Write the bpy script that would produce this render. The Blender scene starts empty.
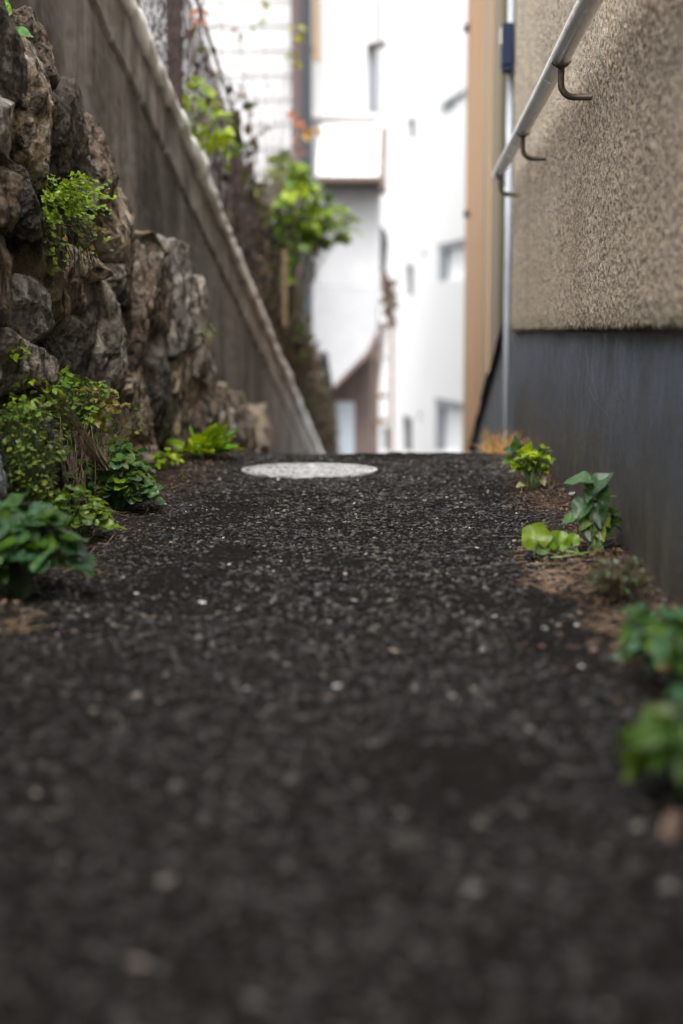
import bpy, math, random
import numpy as np
from mathutils import Vector, Matrix, Euler

random.seed(7)
RNG = np.random.default_rng(11)
sc = bpy.context.scene
COL = sc.collection
R = math.radians

# ------------------------------------------------------------------ camera
H = 0.40
PITCH, YAW = R(7.214), R(2.936)
cam_d = bpy.data.cameras.new('camera')
cam = bpy.data.objects.new('camera', cam_d)
COL.objects.link(cam)
cam.location = (0, 0, H)
cam.rotation_euler = (R(90) - PITCH, 0, YAW)
cam_d.sensor_fit = 'VERTICAL'
cam_d.sensor_height = 36
cam_d.lens = 50
cam_d.clip_start = 0.02
cam_d.clip_end = 2000
cam_d.dof.use_dof = True
cam_d.dof.focus_distance = 3.0
cam_d.dof.aperture_fstop = 2.0
cam_d.dof.aperture_blades = 9
sc.camera = cam
RM = Euler(cam.rotation_euler).to_matrix()
F = 50 / 36 * 1024


def at(px, py, D):
    """world point seen at a pixel of the photograph, at distance D up the alley"""
    d = RM @ Vector(((px - 341.5) / F, (512 - py) / F, -1))
    return Vector((0, 0, H)) + d * (D / d.y)


def onX(px, py, X):
    d = RM @ Vector(((px - 341.5) / F, (512 - py) / F, -1))
    return Vector((0, 0, H)) + d * (X / d.x)


# ------------------------------------------------------------------ noise
def _hash(ix, iy, iz, seed):
    h = (ix.astype(np.int64) * 374761393 + iy.astype(np.int64) * 668265263 +
         iz.astype(np.int64) * 2147483647 + seed * 144665) & 0xFFFFFFFF
    h = ((h ^ (h >> 13)) * 1274126177) & 0xFFFFFFFF
    h = ((h ^ (h >> 16)) * 2246822519) & 0xFFFFFFFF
    h = h ^ (h >> 15)
    return (h & 0xFFFFFF) / float(0xFFFFFF)


def vn(p, seed=0):
    """value noise in -1..1 at an (N,3) array"""
    p = np.asarray(p, dtype=np.float64)
    i = np.floor(p).astype(np.int64)
    f = p - i
    f = f * f * (3 - 2 * f)
    r = 0
    for dx in (0, 1):
        wx = f[:, 0] if dx else 1 - f[:, 0]
        for dy in (0, 1):
            wy = f[:, 1] if dy else 1 - f[:, 1]
            for dz in (0, 1):
                wz = f[:, 2] if dz else 1 - f[:, 2]
                r = r + wx * wy * wz * _hash(i[:, 0] + dx, i[:, 1] + dy, i[:, 2] + dz, seed)
    return r * 2 - 1


def fbm(p, seed=0, oct=3, gain=.5):
    s, a, t = 0, 1.0, 0
    p = np.asarray(p, dtype=np.float64)
    for k in range(oct):
        s = s + a * vn(p * (2.03 ** k) + 17.3 * k, seed + k)
        t += a
        a *= gain
    return s / t


# ------------------------------------------------------------------ objects
def tag(o, label=None, cat=None, group=None, kind=None):
    if label: o['label'] = label
    if cat: o['category'] = cat
    if group: o['group'] = group
    if kind: o['kind'] = kind
    return o


def empty(name, loc, label, cat, group=None):
    o = bpy.data.objects.new(name, None)
    o.empty_display_size = .05
    COL.objects.link(o)
    o.location = loc
    return tag(o, label, cat, group)


def link(name, me, m, parent=None):
    o = bpy.data.objects.new(name, me)
    COL.objects.link(o)
    if m: me.materials.append(m)
    if parent is not None:
        o.parent = parent
        o.location = -Vector(parent.location)      # mesh data is in world coordinates
    return o


def np_mesh(name, V, Fq, smooth=True, cols=None):
    V = np.asarray(V, dtype=np.float32)
    Fq = np.asarray(Fq, dtype=np.int32)
    k = Fq.shape[1]
    me = bpy.data.meshes.new(name)
    me.vertices.add(len(V)); me.vertices.foreach_set('co', V.ravel())
    me.loops.add(Fq.size); me.loops.foreach_set('vertex_index', Fq.ravel())
    me.polygons.add(len(Fq))
    me.polygons.foreach_set('loop_start', np.arange(0, Fq.size, k, dtype=np.int32))
    me.polygons.foreach_set('loop_total', np.full(len(Fq), k, dtype=np.int32))
    me.polygons.foreach_set('use_smooth', np.full(len(Fq), smooth, dtype=bool))
    if cols is not None:
        a = me.color_attributes.new('Col', 'FLOAT_COLOR', 'POINT')
        c = np.ones((len(V), 4), dtype=np.float32); c[:, :3] = cols
        a.data.foreach_set('color', c.ravel())
    me.update(calc_edges=True)
    me.validate()
    return me


def grid_faces(nu, nv, flip=False):
    i = np.arange(nu - 1)[:, None]; j = np.arange(nv - 1)[None, :]
    a = (i * nv + j).ravel()
    q = np.stack([a, a + nv, a + nv + 1, a + 1], 1)
    return q[:, ::-1] if flip else q


class MB:
    def __init__(self):
        self.v, self.f, self.c = [], [], []
        self.n = 0

    def add(self, vs, fs, col=(1, 1, 1)):
        b = self.n
        self.v.extend([tuple(p) for p in vs])
        self.f.extend([tuple(b + k for k in f) for f in fs])
        self.c.extend([col] * len(vs))
        self.n += len(vs)

    def box(self, lo, hi, col=(1, 1, 1)):
        x0, y0, z0 = lo; x1, y1, z1 = hi
        vs = [(x, y, z) for x in (x0, x1) for y in (y0, y1) for z in (z0, z1)]
        fs = [(0, 1, 3, 2), (4, 6, 7, 5), (0, 4, 5, 1), (2, 3, 7, 6), (0, 2, 6, 4), (1, 5, 7, 3)]
        self.add(vs, fs, col)

    def hexa(self, p, col=(1, 1, 1)):
        """8 points: bottom ring then top ring"""
        self.add(p, [(3, 2, 1, 0), (4, 5, 6, 7), (0, 1, 5, 4), (1, 2, 6, 5), (2, 3, 7, 6), (3, 0, 4, 7)], col)

    def prism(self, poly, ext, col=(1, 1, 1)):
        n = len(poly); e = Vector(ext)
        vs = [Vector(p) for p in poly] + [Vector(p) + e for p in poly]
        fs = [tuple(range(n))[::-1], tuple(range(n, 2 * n))]
        fs += [(i, (i + 1) % n, n + (i + 1) % n, n + i) for i in range(n)]
        self.add(vs, fs, col)

    def tube(self, pts, rad, sides=6, col=(1, 1, 1), caps=True):
        pts = [Vector(p) for p in pts]
        if not hasattr(rad, '__len__'): rad = [rad] * len(pts)
        t0 = (pts[1] - pts[0]).normalized()
        up = Vector((0, 0, 1)) if abs(t0.z) < .9 else Vector((1, 0, 0))
        nrm = t0.cross(up).normalized()
        vs = []
        for k, p in enumerate(pts):
            t = (pts[min(k + 1, len(pts) - 1)] - pts[max(k - 1, 0)])
            t = t.normalized() if t.length > 1e-9 else t0
            nrm = (nrm - t * nrm.dot(t))
            nrm = nrm.normalized() if nrm.length > 1e-6 else t.orthogonal().normalized()
            b = t.cross(nrm)
            for s in range(sides):
                a = 2 * math.pi * s / sides
                vs.append(p + (nrm * math.cos(a) + b * math.sin(a)) * rad[k])
        fs = []
        for k in range(len(pts) - 1):
            for s in range(sides):
                s2 = (s + 1) % sides
                fs.append((k * sides + s, k * sides + s2, (k + 1) * sides + s2, (k + 1) * sides + s))
        if caps:
            fs.append(tuple(range(sides))[::-1])
            fs.append(tuple((len(pts) - 1) * sides + s for s in range(sides)))
        self.add(vs, fs, col)

    def build(self, name, m, parent=None, smooth=False, bevel=0):
        me = bpy.data.meshes.new(name)
        me.from_pydata(self.v, [], self.f)
        a = me.color_attributes.new('Col', 'FLOAT_COLOR', 'POINT')
        c = np.ones((len(self.v), 4), dtype=np.float32)
        c[:, :3] = np.array(self.c)
        a.data.foreach_set('color', c.ravel())
        if smooth: me.polygons.foreach_set('use_smooth', [True] * len(me.polygons))
        me.update()
        o = link(name, me, m, parent)
        if bevel:
            b = o.modifiers.new('bevel', 'BEVEL'); b.width = bevel; b.segments = 2; b.limit_method = 'ANGLE'
        return o


# ------------------------------------------------------------------ materials
def mat(name, base, layers=(), rough=.7, metal=0, bumps=(), spec=.5, vcol=False, rough_var=0, coat=0):
    m = bpy.data.materials.new(name); m.use_nodes = True
    nt = m.node_tree; N = nt.nodes; L = nt.links
    p = N['Principled BSDF']
    tc = N.new('ShaderNodeTexCoord')

    def noise(scale, stretch=(1, 1, 1), detail=4, kind='noise', rr=.55):
        mp = N.new('ShaderNodeMapping'); mp.inputs['Scale'].default_value = stretch
        L.new(tc.outputs['Object'], mp.inputs['Vector'])
        if kind == 'voronoi':
            t = N.new('ShaderNodeTexVoronoi'); t.inputs['Scale'].default_value = scale
            L.new(mp.outputs[0], t.inputs['Vector'])
            return t.outputs['Distance']
        t = N.new('ShaderNodeTexNoise'); t.inputs['Scale'].default_value = scale
        t.inputs['Detail'].default_value = detail; t.inputs['Roughness'].default_value = rr
        L.new(mp.outputs[0], t.inputs['Vector'])
        return t.outputs['Fac']

    def remap(sock, a, b, c=0, d=1):
        r = N.new('ShaderNodeMapRange'); r.clamp = True
        r.inputs['From Min'].default_value = a; r.inputs['From Max'].default_value = b
        r.inputs['To Min'].default_value = c; r.inputs['To Max'].default_value = d
        L.new(sock, r.inputs['Value'])
        return r.outputs[0]

    def mul(a, b):
        x = N.new('ShaderNodeMath'); x.operation = 'MULTIPLY'
        L.new(a, x.inputs[0])
        if isinstance(b, (int, float)): x.inputs[1].default_value = b
        else: L.new(b, x.inputs[1])
        return x.outputs[0]

    if vcol:
        at_ = N.new('ShaderNodeAttribute'); at_.attribute_name = 'Col'
        cur = at_.outputs['Color']
    else:
        rgb = N.new('ShaderNodeRGB'); rgb.outputs[0].default_value = (*base, 1)
        cur = rgb.outputs[0]
    for ly in layers:
        f = remap(noise(ly.get('scale', 5), ly.get('stretch', (1, 1, 1)), ly.get('detail', 4), ly.get('kind', 'noise')),
                  ly.get('lo', .4), ly.get('hi', .65))
        f = mul(f, ly.get('amt', 1.0))
        for ax in 'xyz':
            if ax in ly:      # ramp along an axis, wobbled by noise
                a, b = ly[ax]
                sx = N.new('ShaderNodeSeparateXYZ'); L.new(tc.outputs['Object'], sx.inputs[0])
                ad = N.new('ShaderNodeMath'); ad.operation = 'MULTIPLY_ADD'
                L.new(noise(ly.get('wscale', 6), ly.get('wstretch', (1, 1, 1))), ad.inputs[0])
                ad.inputs[1].default_value = ly.get('wob', .0)
                L.new(sx.outputs[ax.upper()], ad.inputs[2])
                f = mul(f, remap(ad.outputs[0], a + ly.get('wob', 0) / 2, b + ly.get('wob', 0) / 2))
        mx = N.new('ShaderNodeMix'); mx.data_type = 'RGBA'
        mx.blend_type = ly.get('blend', 'MIX')
        L.new(f, mx.inputs[0]); L.new(cur, mx.inputs[6]); mx.inputs[7].default_value = (*ly['col'], 1)
        cur = mx.outputs[2]
    L.new(cur, p.inputs['Base Color'])
    p.inputs['Roughness'].default_value = rough
    if rough_var:
        L.new(remap(noise(25), .3, .7, rough - rough_var, rough + rough_var), p.inputs['Roughness'])
    p.inputs['Metallic'].default_value = metal
    p.inputs['Specular IOR Level'].default_value = spec
    if coat: p.inputs['Coat Weight'].default_value = coat
    prev = None
    for (s, st, stren, dist, *k) in bumps:
        b = N.new('ShaderNodeBump'); b.inputs['Strength'].default_value = stren
        b.inputs['Distance'].default_value = dist
        L.new(noise(s, st, 5, *(k or ['noise'])), b.inputs['Height'])
        if prev: L.new(prev, b.inputs['Normal'])
        prev = b.outputs[0]
    if prev: L.new(prev, p.inputs['Normal'])
    return m


def leaf_mat(name, trans=.35, rough=.38):
    m = bpy.data.materials.new(name); m.use_nodes = True
    nt = m.node_tree; N = nt.nodes; L = nt.links
    p = N['Principled BSDF']; out = N['Material Output']
    a = N.new('ShaderNodeAttribute'); a.attribute_name = 'Col'
    tc = N.new('ShaderNodeTexCoord')
    n = N.new('ShaderNodeTexNoise'); n.inputs['Scale'].default_value = 90
    L.new(tc.outputs['Object'], n.inputs['Vector'])
    r = N.new('ShaderNodeMapRange'); r.inputs['From Min'].default_value = .3; r.inputs['From Max'].default_value = .7
    r.inputs['To Min'].default_value = .65; r.inputs['To Max'].default_value = 1.25
    L.new(n.outputs['Fac'], r.inputs['Value'])
    mx = N.new('ShaderNodeMix'); mx.data_type = 'RGBA'; mx.blend_type = 'MULTIPLY'; mx.inputs[0].default_value = 1
    L.new(a.outputs['Color'], mx.inputs[6]); L.new(r.outputs[0], mx.inputs[7])
    L.new(mx.outputs[2], p.inputs['Base Color'])
    p.inputs['Roughness'].default_value = rough
    p.inputs['Specular IOR Level'].default_value = .4
    t = N.new('ShaderNodeBsdfTranslucent')
    g = N.new('ShaderNodeMix'); g.data_type = 'RGBA'; g.blend_type = 'MULTIPLY'; g.inputs[0].default_value = 1
    L.new(mx.outputs[2], g.inputs[6]); g.inputs[7].default_value = (1.7, 1.6, .5, 1)
    L.new(g.outputs[2], t.inputs['Color'])
    s = N.new('ShaderNodeMixShader'); s.inputs[0].default_value = trans
    L.new(p.outputs[0], s.inputs[1]); L.new(t.outputs[0], s.inputs[2])
    L.new(s.outputs[0], out.inputs['Surface'])
    b = N.new('ShaderNodeBump'); b.inputs['Strength'].default_value = .3; b.inputs['Distance'].default_value = .001
    L.new(n.outputs['Fac'], b.inputs['Height']); L.new(b.outputs[0], p.inputs['Normal'])
    return m


M_leaf = leaf_mat('leaf')
M_dead = mat('dead_plant', (1, 1, 1), vcol=True, rough=.85, spec=.2)
M_stem = mat('stem', (1, 1, 1), vcol=True, rough=.6)

# ------------------------------------------------------------------ leaves and plants
OUT = {}


def _outlines():
    n = 20
    o = []
    for k in range(n):                       # kidney with scalloped rim
        a = 2 * math.pi * k / n - math.pi / 2
        r = .5 * (1 + .09 * math.cos(5 * (a + math.pi / 2)))
        if k == 0: r *= .35
        o.append((r * math.cos(a) * 1.05, .5 + r * math.sin(a)))
    OUT['round'] = (o, (0, .42))
    half = [(0, 0), (.17, -.07), (.34, -.02), (.43, .13), (.42, .3), (.33, .5), (.2, .72), (.09, .88), (0, 1)]
    OUT['heart'] = (half + [(-x, y) for x, y in half[-2:0:-1]], (0, .32))
    half = [(0, 0), (.14, .1), (.25, .27), (.27, .45), (.22, .64), (.12, .84), (0, 1)]
    OUT['ovate'] = (half + [(-x, y) for x, y in half[-2:0:-1]], (0, .45))
    half = [(0, 0), (.2, -.05), (.4, .02), (.3, .2), (.5, .36), (.3, .48), (.2, .6), (.16, .8), (0, 1)]
    OUT['lobed'] = (half + [(-x, y) for x, y in half[-2:0:-1]], (0, .35))
    half = [(0, 0), (.12, .3), (.4, .62), (.42, .8), (.28, .9), (.18, .84), (.08, 1.0), (0, .92)]
    OUT['fan'] = (half + [(-x, y) for x, y in half[-2:0:-1]], (0, .6))
    half = [(0, 0), (.06, .15), (.085, .4), (.075, .65), (.04, .87), (0, 1)]
    OUT['strap'] = (half + [(-x, y) for x, y in half[-2:0:-1]], (0, .45))
    half = [(0, 0), (.22, .25), (.26, .6), (0, 1)]
    OUT['small'] = (half + [(-x, y) for x, y in half[-2:0:-1]], (0, .5))


_outlines()


def jcol(c, j=.25):
    k = 1 + random.uniform(-j, j)
    h = random.uniform(-j, j) * .35
    return (max(0, c[0] * k * (1 + h)), max(0, c[1] * k), max(0, c[2] * k * (1 - h)))


def leaf(mb, pos, tip, nrm, size, kind='heart', col=(.05, .12, .03), fold=.25, droop=.25, wave=.05):
    o, c = OUT[kind]
    y = Vector(tip).normalized()
    z = Vector(nrm); z = z - y * z.dot(y)
    z = z.normalized() if z.length > 1e-5 else y.orthogonal().normalized()
    x = y.cross(z)
    pos = Vector(pos)
    ring2 = o
    ring1 = [(c[0] + (a - c[0]) * .55, c[1] + (b - c[1]) * .55) for a, b in o]
    ph = random.uniform(0, 6.28)

    def P(a, b):
        h = fold * abs(a) - droop * b * b * .6 + wave * math.sin(ph + 9 * b + 5 * a)
        return pos + (x * a + y * b + z * h) * size
    n = len(o)
    vs = [P(*c)] + [P(*q) for q in ring1] + [P(*q) for q in ring2]
    fs = []
    for k in range(n):
        k2 = (k + 1) % n
        fs.append((0, 1 + k, 1 + k2))
        fs.append((1 + k, 1 + n + k, 1 + n + k2, 1 + k2))
    mb.add(vs, fs, col)


def rdir():
    while True:
        v = Vector((random.uniform(-1, 1), random.uniform(-1, 1), random.uniform(-1, 1)))
        if .05 < v.length < 1: return v.normalized()


def stem_curve(mb, a, b, r=.0012, sag=.2, col=(.06, .09, .03), sides=5):
    a, b = Vector(a), Vector(b)
    L = (b - a).length
    mid = (a + b) / 2 + Vector((0, 0, L * sag)) + rdir() * L * .08
    pts = []
    for k in range(6):
        t = k / 5
        pts.append(a * (1 - t) ** 2 + mid * 2 * t * (1 - t) + b * t * t)
    mb.tube(pts, [r * (1 - .5 * k / 5) for k in range(6)], sides, col)


def plant(name, label, cat, base, leaves, stemcol=(.06, .09, .03), sr=.0012, group=None, every=1, extra=None, m=None):
    """leaves: list of (pos, tip, normal, size, kind, colour)"""
    base = Vector(base)
    t = empty(name, base, label, cat, group)
    fo, st = MB(), MB()
    for k, (p, tip, nr, s, kind, c) in enumerate(leaves):
        leaf(fo, p, tip, nr, s, kind, c)
        if k % every == 0:
            stem_curve(st, base + Vector((random.uniform(-1, 1), random.uniform(-1, 1), 0)) * .012, p, sr, .12, jcol(stemcol))
    if extra: extra(fo, st)
    fo.build('foliage', m or M_leaf, t, smooth=True)
    if st.n: st.build('stem', M_stem, t, smooth=True)
    return t


def clump(c, rad, n, size, kind, cols, up=.8, upper=-.35, shell=.55):
    """random leaves through an ellipsoid"""
    c = Vector(c); out = []
    while len(out) < n:
        d = rdir()
        if d.z < upper: continue
        k = random.uniform(shell, 1) ** .7
        q = 1 + .25 * math.sin(5 * d.x + 3 * d.z + c.x * 50)
        p = c + Vector((d.x * rad[0], d.y * rad[1], d.z * rad[2])) * k * q
        nr = (d * .6 + Vector((0, -.15, up)) + rdir() * .45).normalized()
        tip = (Vector((d.x, d.y, -.15)) + rdir() * .5)
        s = size * random.uniform(.6, 1.25)
        kd = random.choice(kind) if isinstance(kind, (list, tuple)) else kind
        out.append((p, tip, nr, s, kd, jcol(random.choice(cols))))
    return out


def px_leaf(px, py, D, spx, kind, col, tip=(0, -1, -.3), nr=(0, -.4, .9)):
    s = spx / F * D
    p = at(px, py, D)
    t = Vector(tip).normalized()
    return (p - t * s * .5, t, Vector(nr), s, kind, jcol(col, .1))


# ------------------------------------------------------------------ ground and path
CREST, SLOPE = 4.55, -.238


def pz(y):
    """height of the path up the alley: level, then over a crest and downhill"""
    y = np.asarray(y, dtype=np.float64)
    t = np.clip((y - CREST) / .6, 0, None)
    c = np.where(t < 1, .6 * SLOPE * t * t / 2, SLOPE * (y - CREST - .3))
    return np.where(y < CREST, 0, np.maximum(c, -3.3))


M_ground = mat('ground_dirt', (.16, .15, .14), [dict(col=(.1, .1, .09), scale=.8)], rough=.9)
ys = np.array([-300, -60, -8, 4.5, 5.2, 10, 18.7, 40, 120, 600.])
xs = np.array([-300, -60, -8, -.9, .5, 8, 60, 300.])
X, Y = np.meshgrid(xs, ys, indexing='ij')
V = np.stack([X.ravel(), Y.ravel(), (pz(Y) - .06).ravel()], 1)
tag(link('ground', np_mesh('ground', V, grid_faces(len(xs), len(ys)), False), M_ground), kind='structure')

M_path = mat('path_asphalt', (.0066, .0052, .0043), [
    dict(col=(.0115, .009, .0076), scale=5, lo=.4, hi=.7, amt=.8),
    dict(col=(.006, .0055, .005), scale=160, lo=.45, hi=.6, amt=.8, detail=2),
    dict(col=(.04, .036, .033), scale=120, lo=.6, hi=.7, amt=.7, detail=3),
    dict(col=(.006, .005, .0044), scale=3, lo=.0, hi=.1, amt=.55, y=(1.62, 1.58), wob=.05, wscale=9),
    dict(col=(.04, .027, .018), scale=40, lo=.3, hi=.6, amt=.95, x=(.22, .33), wob=.16, wscale=9),
    dict(col=(.032, .022, .015), scale=40, lo=.3, hi=.6, amt=.9, x=(-.5, -.62), wob=.16, wscale=9),
], rough=.85, rough_var=.1, bumps=[(70, (1, 1, 1), .8, .005), (260, (1, 1, 1), .8, .003)], spec=.07)


def path_z(x, y):
    p = np.stack([x, y, np.zeros_like(x)], 1)
    z = pz(y) + .008 * fbm(p * 2.2, 3, 2)
    rough = .006 * fbm(p * 17, 4, 2) + .0055 * fbm(p * 55, 5, 3, .6) + .0018 * vn(p * 140, 8)
    near = np.clip((1.66 - y) / .08, 0, 1)
    z = z + rough * (1 - .45 * near) + near * .004
    edge = np.clip((np.abs(x + .1) - .42) / .2, 0, 1)
    flat_ = np.clip((.30 - np.hypot(x + .305, y - 4.12)) / .09, 0, 1)
    z = z * (1 - flat_) + (rough * .5 - .002) * flat_
    z = z + edge * .012 * (1 + fbm(p * 12, 21, 2))
    return z


ys = np.concatenate([np.arange(-1.5, 1.0, .02), np.arange(1.0, 5.3, .006), np.arange(5.3, 22, .2)])
xs = np.concatenate([np.arange(-1.02, -.62, .012), np.arange(-.62, .46, .006)])
X, Y = np.meshgrid(xs, ys, indexing='ij')
x, y = X.ravel(), Y.ravel()
V = np.stack([x, y, path_z(x, y)], 1)
tag(link('path', np_mesh('path', V, grid_faces(len(xs), len(ys))), M_path), kind='structure')

# aggregate chips bedded in the path
def ico():
    t = (1 + 5 ** .5) / 2
    v = np.array([(-1, t, 0), (1, t, 0), (-1, -t, 0), (1, -t, 0), (0, -1, t), (0, 1, t), (0, -1, -t), (0, 1, -t),
                  (t, 0, -1), (t, 0, 1), (-t, 0, -1), (-t, 0, 1)], float)
    v /= np.linalg.norm(v[0])
    f = np.array([(0, 11, 5), (0, 5, 1), (0, 1, 7), (0, 7, 10), (0, 10, 11), (1, 5, 9), (5, 11, 4), (11, 10, 2), (10, 7, 6),
                  (7, 1, 8), (3, 9, 4), (3, 4, 2), (3, 2, 6), (3, 6, 8), (3, 8, 9), (4, 9, 5), (2, 4, 11), (6, 2, 10), (8, 6, 7), (9, 8, 1)])
    return v, f


def chips(n, x0, x1, y0, y1, smin, smax, colf, lift=.05, flat=.42, skip=None):
    v, f = ico()
    px_ = RNG.uniform(x0, x1, n); py_ = RNG.uniform(y0, y1, n)
    if skip is not None:
        cl = fbm(np.stack([px_ * 5, py_ * 3.2, px_ * 0], 1), 141, 3) + RNG.normal(0, .16, n)
        k = ~skip(px_, py_) & (cl > -.34); px_, py_ = px_[k], py_[k]; n = len(px_)
    s = smin + (smax - smin) * RNG.random(n) ** 2.5
    jit = 1 + RNG.uniform(-.35, .35, (n, 12, 1))
    P = v[None] * jit
    sc3 = np.stack([RNG.uniform(.7, 1.3, n), RNG.uniform(.7, 1.3, n), np.full(n, flat) * RNG.uniform(.7, 1.2, n)], 1)
    P = P * sc3[:, None] * s[:, None, None]
    a = RNG.uniform(0, 6.28, n); ca, sa = np.cos(a)[:, None], np.sin(a)[:, None]
    tl = RNG.normal(0, .22, (n, 2))
    xx = P[..., 0] * ca - P[..., 1] * sa; yy = P[..., 0] * sa + P[..., 1] * ca
    zz = P[..., 2] + xx * tl[:, :1] + yy * tl[:, 1:]
    zb = path_z(px_, py_) + s * flat * lift
    P = np.stack([xx + px_[:, None], yy + py_[:, None], zz + zb[:, None]], 2)
    Fc = (f[None] + (np.arange(n) * 12)[:, None, None]).reshape(-1, 3)
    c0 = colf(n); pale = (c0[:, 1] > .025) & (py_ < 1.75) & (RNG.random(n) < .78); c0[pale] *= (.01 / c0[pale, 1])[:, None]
    c = np.repeat(c0, 12, 0)
    return P.reshape(-1, 3), Fc, c


def chipcol(n):
    u = RNG.random(n); g = np.where(u < .035, RNG.uniform(.08, .19, n), np.where(u < .3, RNG.uniform(.02, .068, n), RNG.uniform(.003, .011, n)))
    w = RNG.normal(0, .05, n)
    return np.stack([g * (1.16 + w), g, g * (.85 - w)], 1)


MH = Vector((-.305, 4.12, 0))
MHR = .198
inman = lambda a, b: (a - MH.x) ** 2 + (b - MH.y) ** 2 < (MHR + .012) ** 2
V1, F1, C1 = chips(100000, -.66, .385, -.45, 5.1, .0016, .0062, chipcol, skip=inman)
V2, F2, C2 = chips(180, -.62, .34, 1.4, 4.9, .0025, .0055, lambda n: np.stack([RNG.uniform(.25, .5, n)] * 3, 1) * np.array([1, .98, .96]), lift=.5, skip=inman)
M_chip = mat('gravel_chip', (1, 1, 1), vcol=True, rough=.5, rough_var=.15, spec=.35, layers=[dict(col=(.03, .027, .024), scale=150, lo=.5, hi=.7, amt=.6)])
V = np.concatenate([V1, V2]); Fc = np.concatenate([F1, F2 + len(V1)]); C = np.concatenate([C1, C2])
tag(link('gravel', np_mesh('gravel', V, Fc, False, C), M_chip), 'grey stone chips bedded loosely over the dark asphalt path', 'gravel', kind='stuff')

# ------------------------------------------------------------------ manhole
M_cast = mat('worn_cover', (.48, .48, .485), [dict(col=(.17, .168, .165), scale=34, lo=.45, hi=.6, amt=.85),
             dict(col=(.3, .28, .26), scale=9, lo=.52, hi=.7, amt=.5)], rough=.36, rough_var=.12, spec=.6,
             bumps=[(300, (1, 1, 1), .3, .001)])
mh = empty('manhole_cover', MH, 'round pale worn manhole cover set in the asphalt near the crest', 'manhole cover')


def ring(mb, cx, cy, r0, r1, z0, z1, n=64):
    vs, fs = [], []
    for k in range(n):
        a = 2 * math.pi * k / n
        for r, z in ((r0, z0), (r0, z1), (r1, z1), (r1, z0)):
            vs.append((cx + r * math.cos(a), cy + r * math.sin(a), z))
    for k in range(n):
        for q in range(4):
            fs.append((k * 4 + q, ((k + 1) % n) * 4 + q, ((k + 1) % n) * 4 + (q + 1) % 4, k * 4 + (q + 1) % 4))
    mb.add(vs, fs)


b = MB(); ring(b, MH.x, MH.y, MHR - .012, MHR, -.02, .0035)
b.build('rim', M_cast, mh)
b = MB()
pts = [(MH.x + (MHR - .014) * math.cos(2 * math.pi * k / 64), MH.y + (MHR - .014) * math.sin(2 * math.pi * k / 64), -.0185) for k in range(64)]
b.prism(pts, (0, 0, .019))
ring(b, MH.x, MH.y, .150, .158, 0.0005, .0032)
ring(b, MH.x, MH.y, .035, .043, 0.0005, .0032)
for rr, n in ((.06, 12), (.083, 16), (.106, 20), (.13, 26), (.17, 34)):
    for k in range(n):
        a = 2 * math.pi * k / n + rr * 40
        cx, cy = MH.x + rr * math.cos(a), MH.y + rr * math.sin(a)
        ta = Vector((-math.sin(a), math.cos(a), 0)) * .0085; ra = Vector((math.cos(a), math.sin(a), 0)) * .0055
        c = Vector((cx, cy, .0005))
        b.prism([c - ta - ra, c - ta + ra, c + ta + ra, c + ta - ra], (0, 0, .003))
b.build('cover_plate', M_cast, mh)

# ------------------------------------------------------------------ right: plaster house
XW = .378
M_plaster = mat('roughcast_plaster', (.52, .43, .33), [
    dict(col=(.6, .5, .385), scale=2.2, lo=.35, hi=.7, amt=.6),
    dict(col=(.06, .045, .032), scale=130, lo=.485, hi=.59, amt=.74, detail=2),
    dict(col=(.62, .54, .43), scale=150, lo=.55, hi=.66, amt=.8, detail=2),
    dict(col=(.55, .52, .46), scale=5, lo=.54, hi=.68, amt=.22, stretch=(1, 1, .7)),
    dict(col=(.2, .15, .1), scale=2.6, lo=.54, hi=.7, amt=.3),
    dict(col=(.12, .105, .06), scale=30, lo=.3, hi=.55, amt=.6, z=(.46, .41), wob=.05, wscale=14),
], rough=.9, bumps=[(130, (1, 1, 1), .9, .005), (330, (1, 1, 1), .5, .002)], spec=.25)
M_base = mat('painted_concrete_base', (.085, .103, .138), [
    dict(col=(.12, .148, .2), scale=4, lo=.4, hi=.7, amt=.8, stretch=(1, 1, .6)),
    dict(col=(.06, .07, .09), scale=5, lo=.48, hi=.7, amt=.7, stretch=(1, 1, .3)),
    dict(col=(.05, .06, .08), scale=110, lo=.5, hi=.62, amt=.6),
    dict(col=(.22, .26, .32), scale=140, lo=.58, hi=.68, amt=.6),
    dict(col=(.075, .064, .054), scale=10, lo=.2, hi=.45, amt=.95, z=(.33, .05), wob=.26, wscale=7, wstretch=(1, 1, .3)),
    dict(col=(.15, .135, .115), scale=12, lo=.56, hi=.7, amt=.5, stretch=(1, 1, .12), z=(.3, .1)),
    dict(col=(.035, .03, .026), scale=8, lo=.5, hi=.66, amt=.6, z=(.12, .0), wob=.1),
], rough=.5, rough_var=.1, bumps=[(40, (1, 1, 1), .25, .004), (180, (1, 1, 1), .5, .0015)], spec=.45)

YE = 5.62
ph = empty('plaster_house', (1.5, 2, 0), 'beige roughcast house wall above a blue grey concrete base', 'house')
ys = np.concatenate([np.arange(-3, 1.5, .03), np.arange(1.5, YE + .001, .005)]); ys[-1] = YE
zs = np.concatenate([np.linspace(.400, .412, 4), np.arange(.416, 1.95, .005), np.arange(1.97, 3.4, .04)])
Y, Z = np.meshgrid(ys, zs, indexing='ij'); y, z = Y.ravel(), Z.ravel()
p = np.stack([np.zeros_like(y), y, z], 1)
n1 = fbm(p * 150, 31, 2, .6); n2 = fbm(p * 6, 35, 2)
dx = .0035 * np.clip(n1, -.5, .6) + .0018 * n2
edge = np.clip((z - .4) / .012, 0, 1)
dxf = np.where(z < .4005, .022, -dx * edge - .006 * np.sqrt(edge) + .002)
zz = z + np.where(z < .42, .004 * vn(p * 60, 44), 0)
V = np.stack([XW + dxf, y, zz], 1)
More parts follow.
